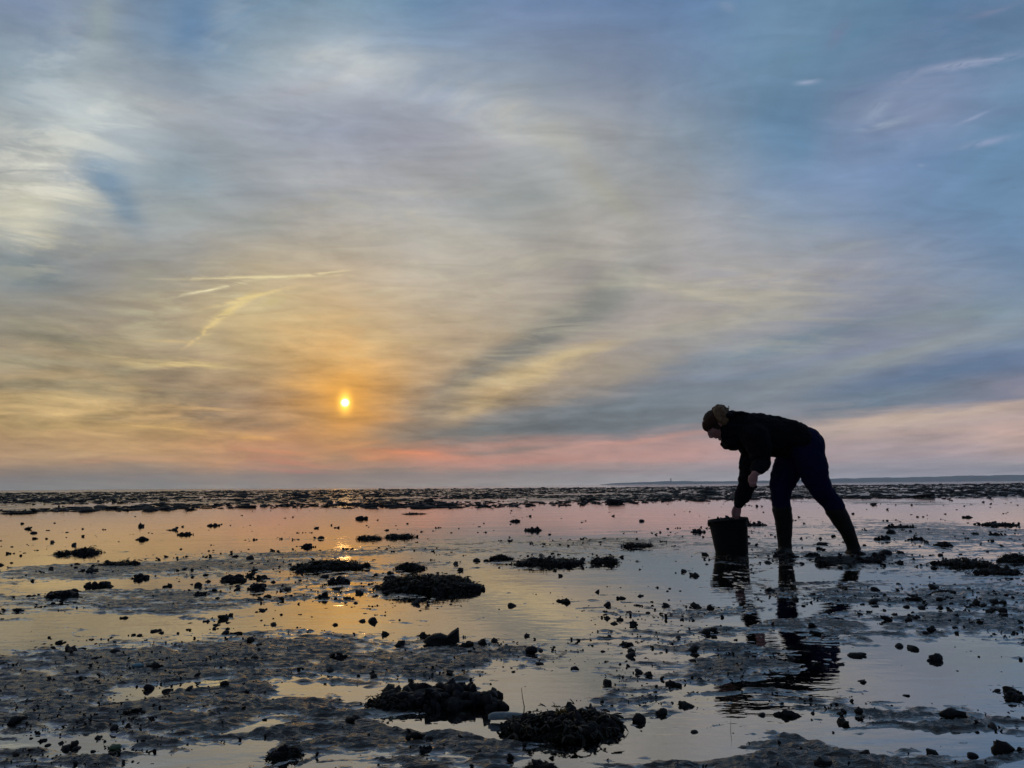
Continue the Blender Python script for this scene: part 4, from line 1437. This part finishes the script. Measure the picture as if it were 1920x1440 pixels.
# trunk under the clothes
loft(body, [(Z(540, 315), .10, .17), (Z(660, 340), .12, .17), (Z(800, 362), .12, .14), (Z(900, 380), .12, .14), (Z(1010, 440), .13, .16)], 20)
armR = [(Z(560, 330, .17), .050, .05), (Z(590, 480, .17), .045, .045), (Z(592, 640, .15), .040, .040), (Z(560, 770, .12), .038, .036), (Z(512, 880, .09), .027, .024)]
armL = [(Z(640, 350, -.16), .045, .045), (Z(675, 470, -.19), .045, .045), (Z(690, 585, -.17), .040, .042), (Z(668, 618, -.26), .036, .036), (Z(640, 650, -.34), .027, .025)]
loft(body, armR, 14)
loft(body, armL, 14)
loft(body, [(Z(950, 480, .08), .10, .10), (Z(875, 660, .09), .085, .085), (Z(840, 840, .09), .058, .058), (Z(856, 990, .09), .052, .052), (Z(868, 1180, .09), .034, .036)], 16)
loft(body, [(Z(1055, 480, -.08), .10, .10), (Z(1110, 680, -.09), .085, .085), (Z(1230, 870, -.09), .058, .058), (Z(1310, 1010, -.09), .050, .050), (Z(1390, 1180, -.09), .034, .036)], 16)


def hand(bm, wrist, palm_end, yoff, fingers, thumb):
    w0, p1 = wrist, palm_end
    mid = (w0 + p1) / 2
    loft(bm, [(w0, .023, .021), (mid, .033, .018), (p1, .036, .015)], 14)
    for ch, r in fingers:
        k = len(ch) - 1
        loft(bm, [(q, r * (1 - .12 * i), r * (1 - .12 * i)) for i, q in enumerate(ch)], 10)
    loft(bm, [(q, .0105 - .001 * i, .0105 - .001 * i) for i, q in enumerate(thumb)], 10)


# right hand (far arm) closed over the bucket rim: fingers inside, thumb outside
hy = .085
fing = []
for k, (ox, ln) in enumerate(((-24, .92), (-7, 1.0), (10, .95), (25, .78))):
    fing.append(([Z(498 + ox, 940, hy + .0), Z(495 + ox * 1.05, 940 + 38 * ln, hy - .010), Z(494 + ox * 1.05, 940 + 66 * ln, hy - .004), Z(495 + ox, 940 + 84 * ln, hy + .012)], .0088))
hand(body, Z(508, 890, .09), Z(498, 945, hy), hy, fing, [Z(478, 915, hy - .01), Z(466, 945, hy - .030), Z(470, 975, hy - .034)])
# left hand hanging, curled round a shell
hy = -.345
fing = []
for k, (ox, ln) in enumerate(((-20, .95), (-6, 1.0), (8, .95), (21, .8))):
    fing.append(([Z(622 + ox, 700, hy), Z(622 + ox, 700 + 32 * ln, hy - .012), Z(628 + ox, 700 + 50 * ln, hy - .004), Z(634 + ox * .9, 700 + 50 * ln, hy + .014)], .0088))
hand(body, Z(638, 652, -.342), Z(622, 702, hy), hy, fing, [Z(600, 672, hy + .01), Z(594, 705, hy + .022), Z(608, 728, hy + .024)])

person = solid('person', body, M_skin, None, .0042, smooth=2)
tag(person, 'person bending over, dark jacket and navy trousers, reaching into a bucket', 'person')


# jacket: trunk, collar and sleeves
jk = bmesh.new()
loft(jk, [(Z(985, 402), .136, .178), (Z(900, 378), .150, .178), (Z(790, 362), .157, .180), (Z(670, 345), .156, .195), (Z(570, 325), .148, .205), (Z(500, 312), .138, .165), (Z(455, 312), .125, .120)], 26)
loft(jk, [(Z(520, 395), .060, .12), (Z(455, 408), .050, .11), (Z(428, 412), .046, .10)], 16)
# collar standing round the neck, with squared front
for s in (1,):
    loft(jk, [(Z(470, 290), .122, .10), (Z(430, 300), .105, .088)], 18)
loft(jk, [(Z(405, 418), .012, .08), (Z(420, 446), .010, .085), (Z(500, 455), .014, .10)], 14)
loft(jk, [(Z(548, 318, .14), .105, .09), (Z(576, 400, .17), .080, .075), (Z(590, 500, .17), .066, .068), (Z(592, 620, .155), .066, .066), (Z(585, 690, .14), .066, .066), (Z(562, 775, .12), .067, .060), (Z(530, 850, .10), .058, .055), (Z(515, 885, .092), .043, .040)], 18)
loft(jk, [(Z(625, 330, -.11), .120, .10), (Z(645, 375, -.17), .112, .10), (Z(668, 430, -.19), .094, .085), (Z(680, 520, -.19), .080, .072), (Z(686, 578, -.18), .070, .075), (Z(672, 606, -.26), .052, .058), (Z(648, 630, -.32), .040, .040)], 18)
solid('jacket', jk, M_jacket, person, .0075, disp=[(.085, .034), (.030, .017)], smooth=3)
# hood bunched behind the neck
hb = bmesh.new()
loft(hb, [(Z(440, 205, -.09), .020, .035), (Z(452, 190, -.03), .026, .04), (Z(458, 188, .03), .026, .04), (Z(445, 200, .09), .020, .035)], 12)
loft(hb, [(Z(450, 196), .026, .10), (Z(520, 196), .028, .11), (Z(590, 205), .020, .10)], 14)
solid('hood', hb, M_jacket, person, .007, disp=[(.05, .016), (.02, .006)], smooth=2)
# trousers
tb = bmesh.new()
ball(tb, Z(1018, 448), .155, .180, .158)
loft(tb, [(Z(900, 410), .12, .15), (Z(980, 430), .142, .172)], 20)
loft(tb, [(Z(965, 480, .07), .128, .11), (Z(905, 590, .09), .124, .11), (Z(866, 680, .095), .108, .10), (Z(842, 770, .095), .085, .085), (Z(839, 850, .09), .071, .074), (Z(848, 935, .09), .068, .070)], 20)
loft(tb, [(Z(1050, 480, -.07), .128, .11), (Z(1082, 590, -.09), .112, .11), (Z(1114, 700, -.095), .096, .096), (Z(1166, 792, -.095), .082, .085), (Z(1236, 884, -.09), .074, .076), (Z(1270, 940, -.09), .069, .070)], 20)
solid('trousers', tb, M_trouser, person, .0075, disp=[(.10, .024), (.035, .012)], smooth=3)
for nm, top, foot in (
        ('boot', [(Z(848, 918, .09), .0745, .074), (Z(850, 935, .09), .0735, .074), (Z(861, 1015, .09), .067, .068), (Z(865, 1100, .09), .059, .060), (Z(870, 1180, .09), .052, .054), (Z(872, 1225, .09), .054, .056)],
         [(Z(885, 1258, .13), .045, .045), (Z(868, 1256, .06), .045, .050), (Z(850, 1262, -.01), .038, .048), (Z(842, 1268, -.06), .028, .042)]),
        ('boot', [(Z(1254, 925, -.09), .0745, .074), (Z(1262, 938, -.09), .0735, .074), (Z(1300, 1000, -.09), .067, .068), (Z(1354, 1100, -.09), .056, .060), (Z(1390, 1185, -.09), .047, .052), (Z(1400, 1230, -.09), .049, .054)],
         [(Z(1412, 1262, -.12), .044, .045), (Z(1396, 1258, -.06), .044, .050), (Z(1384, 1266, .0), .036, .048), (Z(1374, 1272, .06), .028, .040)])):
    bb = bmesh.new()
    loft(bb, top, 20)
    loft(bb, foot, 16)
    solid(nm, bb, M_boot, person, .006, disp=[(.07, .012)], smooth=2)
# hair, ponytail, headband
hr = bmesh.new()
ball(hr, H(-.016, .016), .094, .082, .100, M3)
loft(hr, [(H(-.02, -.04), .070, .072), (H(-.035, -.075), .040, .050)], 14)
hair = solid('hair', hr, M_cap, person, .005, disp=[(.012, .008)], smooth=1)
pt = bmesh.new()
loft(pt, [(Z(348, 235), .030, .030), (Z(336, 190), .028, .030), (Z(332, 152), .026, .030), (Z(352, 137), .024, .030), (Z(385, 146), .030, .036), (Z(410, 172), .032, .038), (Z(415, 205), .030, .036), (Z(400, 240), .022, .030)], 14)
loft(pt, [(Z(345, 200), .034, .032), (Z(375, 185), .034, .034), (Z(398, 200), .030, .030)], 14)
loft(pt, [(Z(338, 160, -.055), .022, .03), (Z(350, 200, -.080), .026, .022), (Z(372, 238, -.085), .026, .02), (Z(405, 262, -.075), .022, .02)], 12)
loft(pt, [(Z(372, 150, -.045), .026, .03), (Z(398, 190, -.070), .030, .022), (Z(418, 235, -.070), .026, .02)], 12)
for i in range(46):
    a = U(0, 1)
    sx, sy = 322 + a * 105 + U(-8, 8), 132 + 20 * a * a + U(-8, 10)
    dy = U(-.04, .04)
    ex = sx + U(-6, 26)
    loft(pt, [(Z(sx, sy + 26, dy), .0045, .0045), (Z((sx + ex) / 2, sy + 6, dy), .0042, .0042), (Z(ex, sy + U(-14, 4), dy * 1.1), .003, .003)], 6)
solid('ponytail', pt, M_hair, person, .0042, disp=[(.014, .010)], smooth=1)
hbn = bmesh.new()
ring_o, ring_i = [], []
seg = 40
cols = 7
gridv = []
for i in range(seg):
    a = 2 * math.pi * i / seg
    row = []
    for j in range(cols):
        t = j / (cols - 1)
        # band tilts from the forehead up to the back of the crown
        bb_ = .012 + .072 * t + .012 * math.cos(a)
        rr = math.sqrt(max(.02, 1 - ((bb_ - .012) / .104) ** 2))
        off = .010 * math.sin(math.pi * t) + .004
        row.append(H(-.010 + (.096 * rr + off) * math.cos(a), bb_, (.080 * rr + off) * math.sin(a)))
    gridv.append(row)
vv = [[hbn.verts.new(p) for p in row] for row in gridv]
cen = H(-.010, .05)
vi = [[hbn.verts.new(cen + (p - cen) * .88) for p in row] for row in gridv]
for i in range(seg):
    i2 = (i + 1) % seg
    for j in range(cols - 1):
        hbn.faces.new((vv[i][j], vv[i2][j], vv[i2][j + 1], vv[i][j + 1]))
        hbn.faces.new((vi[i][j + 1], vi[i2][j + 1], vi[i2][j], vi[i][j]))
    hbn.faces.new((vi[i][0], vi[i2][0], vv[i2][0], vv[i][0]))
    hbn.faces.new((vv[i][-1], vv[i2][-1], vi[i2][-1], vi[i][-1]))
bmesh.ops.recalc_face_normals(hbn, faces=hbn.faces[:])
for f_ in hbn.faces:
    f_.smooth = True
me = bpy.data.meshes.new('headband')
hbn.to_mesh(me)
hbn.free()
me.materials.append(M_band)
ob('headband', me, person)
for s in (-1, 1):
    e_ = bmesh.new()
    ball(e_, H(.074, .002, s * .031), .012, .013, .010, M3, 2)
    me = bpy.data.meshes.new('eye')
    e_.to_mesh(me)
    e_.free()
    me.materials.append(M_eye)
    ob('eye', me, person)
# shell held in the hanging hand
c = Z(632, 752, -.340)
hs = ob('held_shell', MUSSELS[0], loc=c)
hs.scale = (.07, .06, .06)
hs.rotation_euler = (.2, .3, .4)
tag(hs, 'dark shell held in the lower, hanging hand of the person', 'shell')

# ------------------------------------------------------------------ bucket
bc = Z(462, 1243, .085)
bk = empty('bucket', (bc.x, bc.y, 0.0))
bk.rotation_euler = (0, R(-4.6), 0)
tag(bk, 'black round bucket standing in the water under the reaching hand', 'bucket')
bh = .262


def lathe(name, prof, mat, parent, seg=48):
    vs_, fs_ = [], []
    n2 = len(prof)
    for i in range(seg):
        a = 2 * math.pi * i / seg
        for r, z in prof:
            vs_.append((r * math.cos(a), r * math.sin(a), z))
    for i in range(seg):
        for j in range(n2):
            a, b = i * n2 + j, i * n2 + (j + 1) % n2
            c_, d_ = ((i + 1) % seg) * n2 + (j + 1) % n2, ((i + 1) % seg) * n2 + j
            fs_.append((a, d_, c_, b))
    return ob(name, mesh_np(name, vs_, fs_, mat), parent)


lathe('shell_wall', [(.001, -.012), (.118, -.012), (.122, -.008), (.1225, .004), (.145, bh - .03), (.146, bh), (.141, bh), (.118, .006), (.116, .0), (.001, .0)], M_bucket, bk)
bk.children[0].name = 'bucket_wall'
lathe('rim', [(.1465, bh - .010), (.153, bh - .010), (.155, bh - .004), (.154, bh + .004), (.149, bh + .007), (.1415, bh + .004), (.1412, bh + .0005), (.1465, bh + .0005)], M_bucket, bk)
# bail handle folded down along the rim on the near side
vs_, fs_ = [], []
ns = 28
for i in range(ns + 1):
    a = math.pi + math.pi * i / ns
    p = Vector((.158 * math.cos(a), .158 * math.sin(a) * .995, bh - .022 + .075 * math.sin(a) * .55))
    for j in range(8):
        b = j * math.pi / 4
        rd = Vector((math.cos(a), math.sin(a), 0))
        q = p + rd * .0028 * math.cos(b) + Vector((0, 0, 1)) * .0028 * math.sin(b)
        vs_.append(q[:])
for i in range(ns):
    for j in range(8):
        a, b = i * 8 + j, i * 8 + (j + 1) % 8
        fs_.append((a, a + 8, b + 8, b))
ob('handle', mesh_np('handle', vs_, fs_, M_bucket), bk)
for s in (-1, 1):
    e_ = bmesh.new()
    bmesh.ops.create_cube(e_, size=1.0, matrix=Matrix.Translation((s * .153, 0, bh - .024)) @ Matrix.Diagonal((.012, .030, .034, 1)))
    bmesh.ops.bevel(e_, geom=e_.edges[:], offset=.003, segments=2, affect='EDGES')
    me = bpy.data.meshes.new('lug')
    e_.to_mesh(me)
    e_.free()
    me.materials.append(M_bucket)
    ob('lug', me, bk)
mg = Merge()
for i in range(60):
    a, q = U(0, 6.28), math.sqrt(U(0, 1)) * .115
    mg.add(*MUS_NP, (q * math.cos(a), q * math.sin(a), bh - .045 + U(-.03, .03) + (.03 * (1 - q / .12))), U(0, 3), U(0, 3), U(0, 6), (U(.06, .08),) * 3)
mo = ob('mussel_heap', mg.mesh('mussel_heap', M_shell), loc=bk.location)
mo.rotation_euler = bk.rotation_euler
tag(mo, 'mussels piled inside the black bucket', 'mussels', kind='stuff')
